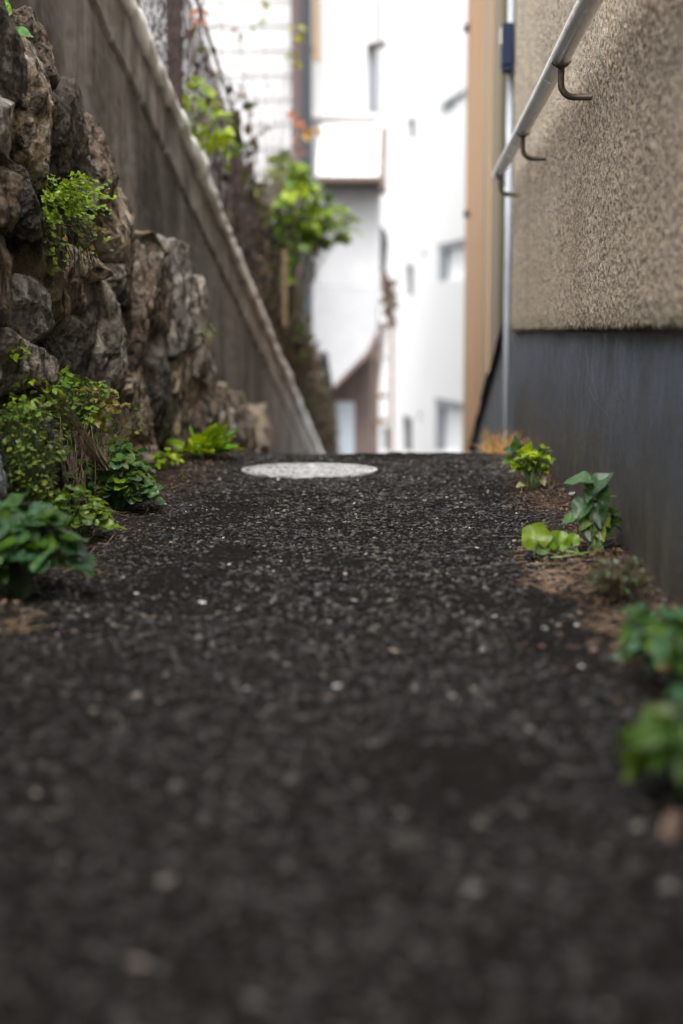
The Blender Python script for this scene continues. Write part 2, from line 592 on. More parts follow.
link('wall', np_mesh('plaster_face', V, grid_faces(len(ys), len(zs), True)), M_plaster, ph)
b = MB(); b.box((XW + .02, -3, .402), (5, YE, 3.38))
b.build('wall_core', M_plaster, ph)
# base, stepping down with the ground at its far end
ys = np.concatenate([np.arange(-3, 1.5, .1), np.arange(1.5, YE - .005, .012), [YE - .004]])
zs = np.arange(-.5, .4061, .012)
Y, Z = np.meshgrid(ys, zs, indexing='ij'); y, z = Y.ravel(), Z.ravel()
p = np.stack([np.zeros_like(y), y, z], 1)
V = np.stack([XW + .012 - .003 * fbm(p * 9, 51, 3), y, z], 1)
link('foundation', np_mesh('foundation', V, grid_faces(len(ys), len(zs), True)), M_base, ph)
b = MB(); b.box((XW + .03, -3, -.5), (5, YE - .004, .399)); b.build('foundation_core', M_base, ph)
b = MB(); b.box((.35, -3.2, 3.41), (5.3, YE - .05, 3.52)); b.build('roof', mat('roof_metal', (.2, .2, .21), rough=.6), ph)

# handrail
M_rail = mat('brushed_steel', (.85, .845, .84), [dict(col=(.55, .54, .53), scale=14, lo=.5, hi=.7, amt=.5, stretch=(1, .3, 1)),
             dict(col=(.2, .17, .15), scale=70, lo=.64, hi=.7, amt=.7)], rough=.36, metal=.85, rough_var=.1)
M_brk = mat('rusty_bracket', (.075, .06, .05), [dict(col=(.14, .085, .05), scale=60, lo=.5, hi=.7, amt=.6)], rough=.55, metal=.4,
            bumps=[(150, (1, 1, 1), .3, .001)])
RX, RZ, RR = .308, .985, .021
hr = empty('handrail', (RX, 3.4, RZ), 'round steel handrail on dark bent brackets along the plaster wall', 'handrail')
b = MB()
b.tube([(RX, -.4, RZ)] + [(RX + .0015 * math.sin(y_ * 2), y_, RZ) for y_ in np.arange(0, 5.4, .3)] + [(RX, 5.46, RZ)], RR, 28)
b.build('rail_tube', M_rail, hr, smooth=True)
b = MB(); b.tube([(RX, 5.455, RZ), (RX, 5.475, RZ), (RX, 5.482, RZ)], [RR + .0015, RR + .0015, RR - .004], 28); b.build('end_cap', M_rail, hr)
for yb in (2.06, 3.149, 4.235, 5.33):
    b = MB()
    pts = [(XW + .01, yb, RZ - .087), (RX + .028, yb, RZ - .087)]
    for k in range(1, 7):
        a = k / 6 * math.pi / 2
        pts.append((RX + .028 - .028 * math.sin(a), yb, RZ - .087 + .028 * (1 - math.cos(a))))
    pts += [(RX, yb, RZ - .04), (RX, yb, RZ - RR - .002)]
    b.tube(pts, .0072, 10)
    sad = []
    for k in range(7):                                        # saddle strap under the tube
        a = math.pi * (1.5 + (k - 3) / 3 * .33)
        sad.append((RX + (RR + .002) * math.cos(a), RZ + (RR + .002) * math.sin(a)))
    for k in range(6):
        (xa, za), (xb, zb) = sad[k], sad[k + 1]
        b.hexa([(xa, yb - .011, za - .003), (xb, yb - .011, zb - .003), (xb, yb + .011, zb - .003), (xa, yb + .011, za - .003),
                (xa, yb - .011, za), (xb, yb - .011, zb), (xb, yb + .011, zb), (xa, yb + .011, za)])
    b.tube([(XW - .004, yb, RZ - .087), (XW + .004, yb, RZ - .087)], .016, 14)
    b.build('bracket', M_brk, hr, smooth=False)

# downpipe and box
M_pvc = mat('pale_pvc', (.55, .6, .66), [dict(col=(.4, .42, .44), scale=12, stretch=(1, 1, .2))], rough=.4)
dp = empty('downpipe', (.365, 5.69, -.2), 'slim pale blue grey pipe running down the house corner', 'pipe')
b = MB(); b.tube([(.362, 5.69, -.3), (.362, 5.69, 1), (.362, 5.69, 3), (.362, 5.69, 3.5)], .0145, 16); b.build('pipe', M_pvc, dp, smooth=True)
for z_ in (.95, 1.95, 3.2):
    b = MB(); b.tube([(.362, 5.69, z_ - .008), (.362, 5.69, z_ + .008)], .0185, 16)
    b.box((.362, 5.683, z_ - .006), (.4, 5.697, z_ + .006)); b.build('clip', M_pvc, dp)
M_box = mat('navy_plastic', (.007, .016, .042), rough=.5, spec=.2)
c0, c1 = at(501, 72, 5.62), at(513.5, 24, 5.62)
jb = empty('junction_box', ((c0.x + c1.x) / 2, 5.63, c0.z), 'small navy blue junction box on the pale pipe', 'junction box')
b = MB(); b.box((c0.x, 5.585, c0.z + .02), (c1.x, 5.672, c1.z)); b.build('case', M_box, jb, bevel=.006)
b = MB(); b.box((c0.x + .004, 5.59, c0.z), (c1.x - .004, 5.668, c0.z + .018)); b.build('cable_gland', M_box, jb, bevel=.004)
b = MB(); b.box((c0.x - .004, 5.6, c0.z + .1), (c0.x - .0005, 5.66, c1.z - .015)); b.build('label_plate', mat('plate', (.6, .55, .5), rough=.5), jb)

# ------------------------------------------------------------------ right: tan house behind
M_moss = mat('mossy_plaster', (.25, .205, .15), [dict(col=(.06, .066, .012), scale=6, lo=.2, hi=.5, amt=.95, stretch=(1, 1, .3), y=(6.75, 6.35), wob=.2)],
             rough=.9, bumps=[(120, (1, 1, 1), .6, .004)], spec=.2)
M_tan = mat('tan_boards', (.34, .195, .095), [dict(col=(.4, .25, .14), scale=3, stretch=(1, 4, .2), lo=.4, hi=.65), dict(col=(.2, .12, .07), scale=2.5, stretch=(1, 1, .25), lo=.55, hi=.75, amt=.6)],
            rough=.75)
M_tan2 = mat('pale_board', (.34, .235, .14), [dict(col=(.28, .21, .15), scale=4, stretch=(1, 1, .2))], rough=.75)
M_slate = mat('blue_grey_wall', (.1, .125, .155), [dict(col=(.06, .07, .085), scale=5, stretch=(1, 1, .3), lo=.45, hi=.7), dict(col=(.12, .1, .07), scale=10, amt=.6)], rough=.7)
th = empty('tan_house', (1.5, 8, -1), 'tan board house beyond the pipe above a sloping slate base', 'house')


def tz(y):
    return onX(503, 318, XW).z + (y - onX(503, 318, XW).y) * (onX(472, 438, XW).z - onX(503, 318, XW).z) / (onX(472, 438, XW).y - onX(503, 318, XW).y)


ym, ye = onX(491, 200, XW).y, onX(466, 200, XW).y
yp = onX(484, 200, XW).y
Y0 = 5.76


def slope_box(mb, x0, x1, y0, y1, ztop, off=0):
    mb.hexa([(x0, y0, tz(y0) + off), (x1, y0, tz(y0) + off), (x1, y1, tz(y1) + off), (x0, y1, tz(y1) + off),
             (x0, y0, ztop), (x1, y0, ztop), (x1, y1, ztop), (x0, y1, ztop)])


b = MB(); slope_box(b, XW, 5, Y0, ym, 3.7); b.build('wall', M_moss, th)
b = MB(); slope_box(b, XW - .012, 5, ym + .003, yp, 3.7); b.build('corner_board', M_tan2, th)
b = MB()
k = 0; ya = yp + .003
while ya < ye - .01:
    yb = min(ya + .42, ye)
    slope_box(b, XW - .006 - .004 * (k % 2), 4.9, ya, yb - .012, 3.7); ya = yb; k += 1
slope_box(b, XW + .01, 4.8, yp, ye - .02, 3.68, .01)
b.build('board_wall', M_tan, th)
b = MB()
for y0, y1 in ((Y0 + .004, ye - .05),):
    b.hexa([(XW + .022, y0, -3.4), (4.7, y0, -3.4), (4.7, y1, -3.4), (XW + .022, y1, -3.4),
            (XW + .022, y0, tz(y0) + .03), (4.7, y0, tz(y0) + .03), (4.7, y1, tz(y1) + .03), (XW + .022, y1, tz(y1) + .03)])
b.build('foundation', M_slate, th)
b = MB()
b.hexa([(XW - .004, Y0, tz(Y0) - .022), (XW + .03, Y0, tz(Y0) - .022), (XW + .03, ye, tz(ye) - .022), (XW - .004, ye, tz(ye) - .022),
        (XW - .004, Y0, tz(Y0) - .003), (XW + .03, Y0, tz(Y0) - .003), (XW + .03, ye, tz(ye) - .003), (XW - .004, ye, tz(ye) - .003)])
b.build('overhang_gap_shade', mat('black_gap_shade', (.02, .02, .022), rough=.6), th)  # black strip stands in for the shaded gap under the tan overhang
M_dark = mat('dark_metal', (.06, .05, .045), rough=.5, metal=.3)
for py in (28, 214):
    q = onX(468, py, XW - .02)
    b = MB(); b.box((XW - .05, q.y - .06, q.z - .02), (XW - .012, q.y + .06, q.z + .02)); b.build('pipe_clip', M_dark, th)

# ------------------------------------------------------------------ left: concrete retaining wall
XC = -.92


def wt(y):
    """top of the concrete wall, running downhill"""
    y = np.asarray(y, dtype=np.float64)
    return 1.446 - .2425 * (np.maximum(y, 2.2) - 4.48)


M_conc = mat('weathered_concrete', (.195, .18, .165), [
    dict(col=(.29, .275, .25), scale=4, lo=.4, hi=.7, amt=.6, stretch=(1, 1, .4)),
    dict(col=(.05, .042, .036), scale=5, lo=.4, hi=.68, amt=.7, stretch=(1, 1, .25)),
    dict(col=(.045, .036, .03), scale=13, lo=.52, hi=.68, amt=.4, stretch=(1, 1, .1)),
    dict(col=(.085, .07, .058), scale=5, lo=.5, hi=.7, amt=.6, stretch=(1, 1, .15)),
    dict(col=(.36, .34, .31), scale=15, lo=.6, hi=.75, amt=.5, stretch=(1, 1, .12)),
    dict(col=(.045, .036, .03), scale=1.6, lo=.45, hi=.66, amt=.8),
], rough=.9, bumps=[(30, (1, 1, .4), .4, .01), (180, (1, 1, 1), .5, .003)], spec=.2)
M_cap = mat('cap_concrete', (.27, .255, .235), [
    dict(col=(.36, .35, .33), scale=5, lo=.4, hi=.7, amt=.7),
    dict(col=(.09, .08, .07), scale=7, lo=.46, hi=.66, amt=.8, stretch=(1, 1, .3)),
    dict(col=(.05, .045, .04), scale=2.2, lo=.52, hi=.68, amt=.6),
], rough=.9, bumps=[(30, (1, 1, .6), .4, .01), (180, (1, 1, 1), .5, .003)], spec=.2)
M_bead = mat('pale_mortar', (.85, .86, .85), [dict(col=(.62, .61, .58), scale=5, lo=.52, hi=.7), dict(col=(.4, .3, .2), scale=2.5, lo=.63, hi=.72, amt=.7)],
             rough=.8, bumps=[(60, (1, 1, 1), .5, .006)])
cw = empty('retaining_wall', (XC - .1, 6, -.5), 'streaky brown grey concrete wall stepping down behind the rough stones', 'wall')
ys = np.concatenate([np.arange(-3, 2.4, .1), np.arange(2.4, 9, .016), np.arange(9, 17.3, .06)])
for part, ts in (('cap_course', np.arange(0, .2101, .0105)), ('body', np.arange(.2095, 2.0, .011))):
  Y, T = np.meshgrid(ys, ts, indexing='ij'); y, t = Y.ravel(), T.ravel()
  z = wt(y) - t
  p = np.stack([np.zeros_like(y), y, t], 1)
  dx = np.where(t < .205, .010, np.where(t < .213, -.005, 0))
  vj = np.abs(((y + .13) % .45) - .225)
  dx = np.where((vj > .212) & (t < .205), dx - .014, dx)
  vj2 = np.abs(((y + .35) % .45) - .225)
  dx = dx + .006 * fbm(p * np.array([1, 6, 6]), 61, 3) + .004 * fbm(p * 40, 65, 2)
  V = np.stack([XC + dx, y, z], 1)
  link(part, np_mesh(part, V, grid_faces(len(ys), len(ts), True)), M_cap if part == 'cap_course' else M_conc, cw)
b = MB()
for y0, y1 in ((-3, 2.2), (2.2, 17.24)):
    b.hexa([(XC - .16, y0, -3.6), (XC - .03, y0, -3.6), (XC - .03, y1, -3.6), (XC - .16, y1, -3.6),
            (XC - .16, y0, float(wt(y0)) - .004), (XC - .03, y0, float(wt(y0)) - .004), (XC - .03, y1, float(wt(y1)) - .004), (XC - .16, y1, float(wt(y1)) - .004)])
b.build('core', M_conc, cw)
# lumpy mortar bead along the top edge
ys = np.concatenate([np.arange(-3, 3, .1), np.arange(3, 17.2, .02)]); na = 14
A, Y = np.meshgrid(np.linspace(0, 2 * np.pi, na), ys, indexing='ij'); a, y = A.ravel(), Y.ravel()
p = np.stack([np.cos(a) * .6, y * 7, np.sin(a) * .6], 1)
r = .031 * (1 + .7 * fbm(p * 1.6, 71, 3)) * (1 + .3 * vn(np.stack([y * 2.3, y * 0, y * 0], 1), 73))
V = np.stack([XC + .014 + .9 * r * np.cos(a), y, wt(y) + .012 + .006 * vn(np.stack([y * 1.7, y * 0, y * 0], 1), 77) - .012 + 1.35 * r * np.sin(a)], 1)
link('mortar_bead', np_mesh('mortar_bead', V, grid_faces(na, len(ys), True)), M_bead, cw)

# earth yard held up by the wall
M_soil = mat('yard_soil', (.09, .07, .05), [dict(col=(.05, .04, .03), scale=3)], rough=.95)
b = MB()
for y0, y1 in ((-3, 2.2), (2.2, 17.2)):
    b.hexa([(-9, y0, -3.5), (XC - .165, y0, -3.5), (XC - .165, y1, -3.5), (-9, y1, -3.5),
            (-9, y0, float(wt(y0)) + .1), (XC - .165, y0, float(wt(y0)) - .1), (XC - .165, y1, float(wt(y1)) - .1), (-9, y1, float(wt(y1)) + .1)])
tag(b.build('terrain', M_soil), kind='structure')

# ------------------------------------------------------------------ left: rough stone wall
XS = -.80


def stone_mat(name, a, b_, lich=(.55, .52, .47), amt=.5):
    return mat(name, tuple(1.7 * v_ for v_ in a), [
        dict(col=tuple(1.3 * v_ for v_ in b_), scale=7, lo=.38, hi=.65, amt=.9, stretch=(1, 1, .8)),
        dict(col=(.022, .018, .014), scale=24, lo=.47, hi=.6, amt=.9, stretch=(1, 1.1, .65)),
        dict(col=lich, scale=14, lo=.55, hi=.66, amt=amt),
        dict(col=(.05, .045, .02), scale=5, lo=.55, hi=.72, amt=.6),
    ], rough=.88, bumps=[(34, (1, 1.1, .75), 1.0, .022), (120, (1, 1.1, .85), 1.0, .009), (400, (1, 1, 1), .4, .0015)], spec=.3)


SM = {
    'grey': stone_mat('grey_stone', (.17, .155, .14), (.09, .08, .07)),
    'brown': stone_mat('brown_stone', (.13, .1, .075), (.065, .05, .04)),
    'tan': stone_mat('tan_stone', (.22, .175, .125), (.11, .085, .06)),
    'ochre': stone_mat('ochre_stone', (.15, .112, .07), (.08, .06, .04), (.2, .16, .11), .4),
    'dark': stone_mat('dark_stone', (.07, .06, .05), (.04, .034, .03), (.2, .18, .16), .35),
    'pale': stone_mat('pale_stone', (.27, .24, .205), (.13, .115, .095), (.42, .4, .36), .6),
    'blue': stone_mat('blue_grey_stone', (.15, .16, .175), (.08, .085, .095), (.3, .31, .33), .5),
}
sw = empty('stone_wall', (XS, 3.4, 0), 'rough dark fieldstone wall with mossy gaps at the left of the path', 'wall')


def cube_grid(n):
    u = np.linspace(-1, 1, n)
    A, B = np.meshgrid(u, u, indexing='ij'); a, b_ = A.ravel(), B.ravel(); o = np.ones_like(a)
    Vs, Fs, k = [], [], 0
    for (c, fl) in (((o, a, b_), 0), ((-o, a, b_), 1), ((a, o, b_), 1), ((a, -o, b_), 0), ((a, b_, o), 0), ((a, b_, -o), 1)):
        Vs.append(np.stack(c, 1)); Fs.append(grid_faces(n, n, bool(fl)) + k); k += n * n
    return np.concatenate(Vs), np.concatenate(Fs)


CG, CF = cube_grid(64)


def stone(x0, x1, y0, y1, pro, tone, seed, lean=0.0, world=None):
    """a stone filling a patch of the wall face, given where the patch shows in the photograph"""
    xf = XS + pro * .34
    xm, ymid = (x0 + x1) / 2, (y0 + y1) / 2
    ya, yb = onX(x0, ymid, xf).y, onX(x1, ymid, xf).y
    zt, zb = onX(xm, y0, xf).z, onX(xm, y1, xf).z
    if world: ya, yb, zb, zt = world
    yc, zc = (ya + yb) / 2, (zt + zb) / 2
    hy, hz = (yb - ya) / 2 * 1.05, (zt - zb) / 2 * 1.04
    xb = XC + .0
    xc, hx = (xf + xb) / 2, (xf - xb) / 2 + .012
    c = CG
    p = c / (np.abs(c) ** 8).sum(1, keepdims=True) ** (1 / 8)
    rg = np.random.default_rng(seed * 13 + 5)
    off = np.array([seed * 3.7, seed * 1.9, seed * 5.3])
    for _ in range(16):                                   # split faces
        n_ = rg.normal(size=3) * np.array([1.0, .9, .55]); n_ /= np.linalg.norm(n_)
        d_ = rg.uniform(.74, 1.03)
        h_ = p @ n_
        p = p * np.where(h_ > d_, d_ / np.maximum(h_, 1e-6), 1)[:, None]
    lo = np.stack([vn(p * 1.3 + off + q * 9, 81 + q) for q in range(3)], 1)
    w = p * np.array([hx, hy, hz]) * 1.12
    w = w * (1 + .12 * lo)
    # strata: ridged noise running steeply, like split rock
    q = w + off
    rid = 1 - np.abs(fbm(q * np.array([14, 15, 11]), 91, 3)) * 2
    med = fbm(q * np.array([18, 14, 10]), 95, 3, .55)
    fin = fbm(q * 60, 99, 3, .6)
    sz = min(hy, hz, .16)
    str_ = 1 - np.abs(fbm(q * np.array([30, 34, 26]), 107, 3, .6)) * 2
    d = sz * (.065 * rid + .085 * med) + .0035 * str_ + .007 * fin
    fac = np.floor(3 * vn(q * np.array([11, 12, 7]), 103)) / 3
    d = d + sz * .07 * fac
    nrm = p / np.linalg.norm(p, axis=1, keepdims=True)
    w = w + nrm * d[:, None]
    w[:, 1] += lean * w[:, 2]
    w[:, 0] -= .06 * w[:, 2] * 0
    V = w + np.array([xc, yc, zc])
    link('stone', np_mesh('stone', V, CF), SM[tone], sw)


stones = [
    (-70, 22, 78, 150, .07, 'grey', 1, -.12), (-70, 27, 146, 214, .09, 'brown', 35, -.1), (18, 62, 40, 172, .05, 'tan', 2, -.25), (52, 96, 86, 180, .03, 'dark', 3, -.2),
    (-70, 22, -60, 72, .0, 'dark', 5, 0), (34, 58, 20, 80, .0, 'brown', 27, -.2),
    (88, 120, 112, 205, .05, 'brown', 6, -.2), (108, 141, 196, 292, .05, 'tan', 7, -.2),
    (-70, 30, 208, 312, .08, 'brown', 8, 0), (32, 66, 228, 335, .01, 'ochre', 9, -.1), (18, 60, 284, 340, .05, 'grey', 10, -.1), (12, 58, 336, 388, .06, 'pale', 36, -.1),
    (-70, 16, 310, 380, .03, 'brown', 11, 0), (-70, 15, 372, 580, .10, 'blue', 12, 0),
    (62, 96, 300, 385, -.03, 'dark', 13, 0), (84, 106, 252, 288, .06, 'tan', 14, 0),
    (94, 131, 278, 402, .07, 'pale', 15, -.12), (16, 60, 388, 545, .0, 'dark', 16, 0), (58, 102, 386, 520, .01, 'brown', 17, 0),
    (98, 136, 404, 486, .06, 'brown', 18, -.1), (130, 158, 374, 468, .06, 'tan', 19, -.15),
    (126, 150, 292, 372, .01, 'brown', 20, 0), (143, 178, 248, 345, .07, 'brown', 21, -.06), (146, 180, 340, 458, .08, 'dark', 37, -.04), (168, 190, 250, 345, .10, 'grey', 22, -.05), (186, 205, 286, 372, .12, 'pale', 39, -.05), (174, 204, 340, 458, .11, 'tan', 38, -.05), (200, 216, 338, 455, .12, 'brown', 40, -.04),
    (214, 235, 392, 470, .08, 'tan', 23, 0), (234, 254, 400, 475, .09, 'brown', 24, 0), (254, 276, 415, 480, .08, 'tan', 25, 0),
    (136, 156, 440, 490, .07, 'tan', 26, 0), (66, 94, 182, 262, -.06, 'dark', 28, 0),
    (60, 84, 255, 310, .0, 'brown', 29, -.1), (120, 134, 380, 420, .04, 'tan', 30, 0), (104, 126, 268, 300, .05, 'pale', 31, 0),
    (150, 166, 236, 262, .05, 'tan', 32, 0), (24, 42, 170, 232, .05, 'dark', 33, -.1), (196, 214, 396, 462, .15, 'brown', 34, 0),
]
for s in stones: stone(*s)
# the wall goes on towards and past the camera
k = 0
for y0_ in np.arange(-.9, 2.2, .52):
    z_ = -.04
    for hgt in ((.42, .34, .4), (.3, .44, .36), (.5, .28, .38))[k % 3]:
        stone(0, 10, 0, 10, .07, random.choice(['grey', 'brown', 'dark', 'tan']), 60 + k, 0, (y0_ + random.uniform(-.03, .03), y0_ + .5, z_, z_ + hgt)); z_ += hgt + .01; k += 1
# earth and mortar packed between the stones
ys = np.arange(-.9, 8.2, .03); vs_ = np.linspace(0, 1, 40)
Y, U = np.meshgrid(ys, vs_, indexing='ij'); y, u = Y.ravel(), U.ravel()
bd = [onX(a_, b_, XS - .08) for a_, b_ in ((-60, -40), (34, 34), (55, 98), (86, 126), (97, 175), (118, 208), (140, 250), (157, 262), (180, 285), (200, 330), (214, 400), (250, 430), (275, 450))]
top = np.interp(y, [q_.y for q_ in bd], [q_.z for q_ in bd])
z0 = pz(y) - .05
z = z0 + (top - z0) * u
p = np.stack([np.zeros_like(y), y, z], 1)
V = np.stack([XS - .088 + .02 * fbm(p * 8, 121, 3) - .05 * u ** 6, y, z], 1)
link('packed_earth', np_mesh('packed_earth', V, grid_faces(len(ys), len(vs_), True)),
     mat('packed_earth', (.035, .027, .02), [dict(col=(.06, .05, .035), scale=18)], rough=.95, bumps=[(60, (1, 1, 1), .8, .01)]), sw)

# ------------------------------------------------------------------ fence on the wall
XF = -1.0
M_rust = mat('rusty_steel', (.025, .016, .015), [dict(col=(.05, .027, .018), scale=20, lo=.45, hi=.65)], rough=.75, metal=.2)
M_wire = mat('old_wire', (.06, .042, .045), rough=.6, metal=.3)
fn = empty('wire_fence', (XF, 8, .6), 'rusty wire mesh fence on posts along the concrete wall top', 'fence')
FH = 1.03
for k, yf in enumerate((4.0, 6.03, 8.03, 10.03, 12.03, 14.03, 16.03)):
    zt = float(wt(yf))
    b = MB(); b.box((XF - .03, yf - .03, zt - .3), (XF + .03, yf + .03, zt + FH)); b.build('post', M_rust, fn, bevel=.004)
for dz in (.9, .08):
    b = MB(); b.tube([(XF + .026, 2.6, float(wt(2.6)) + dz), (XF + .026, 17.2, float(wt(17.2)) + dz)], .009, 6); b.build('rail', M_rust, fn)
b = MB()
dd = .075
for k in range(-14, int(14.6 / dd)):
    for sgn in (1, -1):
        y0 = 2.6 + k * dd
        z0_, z1_ = (.05, .9) if sgn > 0 else (.9, .05)
        ya, yb = y0, y0 + .85
        if yb < 2.6 or ya > 17.2: continue
        fa = max(0, (2.6 - ya) / .85); fb = min(1, (17.2 - ya) / .85)
        P0 = (XF, ya + fa * .85, float(wt(ya + fa * .85)) + z0_ + (z1_ - z0_) * fa)
        P1 = (XF, ya + fb * .85, float(wt(ya + fb * .85)) + z0_ + (z1_ - z0_) * fb)
        b.tube([P0, P1], .0026, 4, caps=False)
b.build('wire_mesh', M_wire, fn)

# dead vine thicket over the fence
dv = empty('dead_vine', (XF, 10, -.2), 'dark dry vine thicket matted over the far wire fence', 'vine')
fo, st = MB(), MB()
for k in range(620):
    y0 = 5 + 12 * random.random() ** .75
    zb = float(wt(y0)) + random.uniform(-.05, .5)
    p = Vector((XF + random.uniform(-.12, .08), y0, zb)); d = Vector((random.uniform(-.3, .3), random.uniform(-1, 1), random.uniform(.2, 1.4))).normalized()
    pts = [p.copy()]
    for q in range(7):
        d = (d + rdir() * .45 + Vector((0, 0, -.08))).normalized()
        p = p + d * .09; p.x = min(max(p.x, XF - .16), XF + .12)
        lim = float(wt(p.y)) + 1.0
        if p.z > lim: p.z = lim
        pts.append(p.copy())
    c = random.choice([(.05, .034, .026), (.08, .055, .04), (.035, .026, .022), (.13, .1, .075)])
    st.tube(pts, [.004 * (1 - .08 * q) for q in range(8)], 4, c, False)
for k in range(9000):
    y0 = 6.4 + 10.8 * random.random()
    dens = min(1, max(.0, (y0 - 5.6) / 3.2)); dens = dens * (.22 if y0 < 8.4 else .5 if y0 < 10.5 else .9)
    h = random.random() ** 1.15
    if random.random() > dens * (1.15 - .5 * h): continue
    p = Vector((XF + random.uniform(-.14, .09), y0, float(wt(y0)) + h * 1.0))
    c = random.choice([(.03, .022, .016), (.045, .03, .02), (.08, .055, .035), (.05, .06, .018), (.02, .017, .014)])
    leaf(fo, p, rdir() + Vector((0, 0, -.6)), rdir() + Vector((.6, -.6, 0)), random.uniform(.04, .085), random.choice(['ovate', 'heart', 'small']), jcol(c), .3, .5, .12)
fo.build('dead_foliage', M_dead, dv)
st.build('stem', M_dead, dv)

BR = [(.2, .28, .01), (.25, .335, .012), (.14, .22, .01)]
MID = [(.095, .155, .012), (.12, .185, .013), (.065, .115, .012)]
DK = [(.034, .072, .012), (.06, .12, .016), (.05, .1, .022)]
BLU = [(.05, .115, .055), (.055, .125, .045), (.032, .08, .038)]

c = at(207, 122, 6.3)
plant('climbing_vine', 'bright green vine leaves on the fence beside the nearest rusty post', 'vine', (XF, 6.35, float(wt(6.35)) + .02),
      clump(c, (.09, .25, .12), 90, .05, ['heart', 'ovate'], BR, .5, -1) + clump(at(222, 148, 6.9), (.06, .2, .08), 40, .045, 'heart', BR + MID, .5, -1)
      + clump(at(195, 95, 6.1), (.05, .2, .08), 25, .045, 'heart', BR, .5, -1), (.06, .05, .03), .002, every=4)
c1, c2 = at(290, 205, 10.2), at(318, 225, 10.2)
plant('climbing_vine', 'bushy green vine hanging off the fence in front of the white house', 'vine', (XF, 10.1, float(wt(10.1)) + .05),
      clump(c1, (.22, .35, .32), 260, .115, ['heart', 'ovate'], BR + MID + DK, .4, -1) + clump(at(292, 175, 10.2), (.12, .2, .12), 60, .08, 'heart', BR, .5, -1)
      + clump(c2, (.21, .25, .16), 80, .1, ['ovate', 'heart'], MID + DK + BR, .5, -1) + clump(at(275, 255, 9.8), (.14, .2, .2), 60, .08, 'heart', MID + DK, .4, -1)
      + clump(at(330, 205, 10.2), (.1, .15, .07), 14, .075, 'ovate', DK, .5, -1)
      + clump(at(292, 300, 10.5), (.06, .1, .3), 22, .08, 'ovate', MID + DK, .4, -1)
      + clump(at(294, 354, 11.5), (.08, .1, .05), 12, .08, 'ovate', MID, .7, -1), (.08, .07, .04), .004, every=3)
tw = []
spr = [(300, 38, 'y'), (294, 52, 'y'), (298, 30, 'y'), (262, 2, 'y'), (257, 20, 'g'), (270, 85, 'b'), (238, 37, 'b'), (240, 30, 'b'), (297, 116, 'o'), (303, 124, 'o'),
       (306, 129, 'yo'), (299, 137, 'o'), (293, 110, 'o'), (312, 128, 'yo'), (250, 110, 'b'), (262, 132, 'b'), (243, 88, 'b'), (296, 62, 'y'), (300, 150, 'o'), (196, 22, 'o'), (200, 12, 'o'), (190, 30, 'b')]
cc = {'y': (.22, .24, .04), 'g': (.1, .16, .04), 'b': (.14, .07, .05), 'o': (.3, .1, .04), 'yo': (.45, .22, .03)}
for (a_, b_, k_) in spr:
    for _ in range(3):
        q = at(a_ + random.uniform(-4, 4), b_ + random.uniform(-5, 5), 9.6 if a_ > 220 else 6.4)
        tw.append((q, rdir() + Vector((0, 0, -1)), rdir() + Vector((0, -1, .3)), random.uniform(.035, .06) if k_ in 'bo' else .07, 'ovate', jcol(cc[k_])))
plant('autumn_vine', 'thin twining vine with sparse orange and yellowing leaves before the siding', 'vine', (XF, 9.6, float(wt(9.6)) + .9), tw, (.1, .07, .06), .0022, every=2, m=M_leaf)

for (a_, y0, y1, D, lab) in ((286, 250, 322, 9.4, 'tan bamboo stake leaning in the bushy vine'), (316, 345, 412, 14.4, 'short tan bamboo stake at the far end of the dark fence')):
    b = MB(); p0, p1 = at(a_ - 1, y1 + 4, D), at(a_ + 1, y0, D)
    p0.x = p1.x = p0.x
    pts = [p0.lerp(p1, t_) for t_ in np.linspace(0, 1, 13)]
    r = 3.2 / F * D * .8
    b.tube(pts, [r * (1.15 if k % 4 == 0 else 1) for k in range(13)], 10)
    o = b.build('bamboo_stake', mat('bamboo', (.2, .14, .065), [dict(col=(.1, .07, .035), scale=6, stretch=(1, 1, .3))], rough=.5))
    tag(o, lab, 'stake', 'bamboo stakes by the fence')

# ------------------------------------------------------------------ far left: siding house, steel post
M_wsid = mat('white_siding', (.36, .36, .365), [dict(col=(.29, .285, .29), scale=2, stretch=(.5, 1, 2), lo=.5, hi=.75, amt=.6)], rough=.6)
sh = empty('siding_house', (-4, 19, -3.3), 'white clapboard house behind the wire fence', 'house')
xr = at(296, 100, 18.3).x
b = MB(); b.box((-9, 18.36, -3.5), (xr, 26, 7.4)); b.build('wall', M_wsid, sh)
b = MB(); z_ = -3.3
while z_ < 7.3:
    b.prism([(-9, 18.36, z_), (-9, 18.331, z_), (-9, 18.352, z_ + .3), (-9, 18.36, z_ + .3)], (9 + xr, 0, 0)); z_ += .3
b.build('clapboard', M_wsid, sh)
b = MB(); b.prism([(-9.4, 17.9, 7.4), (-9.4, 26.4, 7.4), (-9.4, 22, 9.6)], (9.4 + xr + .05, 0, 0)); b.build('roof', mat('grey_roof', (.12, .12, .13), rough=.8), sh)
xa, xb2 = at(291, 80, 17.6).x, at(312, 80, 17.6).x
xm, hw = (xa + xb2) / 2, (xb2 - xa) / 2
sp = empty('steel_post', (xm, 17.6, -3.3), 'tall dark brown and grey steel post between the two white houses', 'post')
b = MB(); b.prism([(xm - hw, 17.6, -3.4), (xm, 17.6 - hw * .7, -3.4), (xm, 17.6 + hw * .7, -3.4)], (0, 0, 12)); b.build('brown_flange', mat('brown_paint', (.07, .048, .048), rough=.6), sp)
b = MB(); b.prism([(xm + .004, 17.6 - hw * .68, -3.4), (xm + hw, 17.6, -3.4), (xm + .004, 17.6 + hw * .7, -3.4)], (0, 0, 12)); b.build('grey_flange', mat('grey_green_paint', (.025, .03, .036), rough=.6), sp)
b = MB(); q0, q1 = at(313, 62, 18.0), at(320, 0, 18.0)
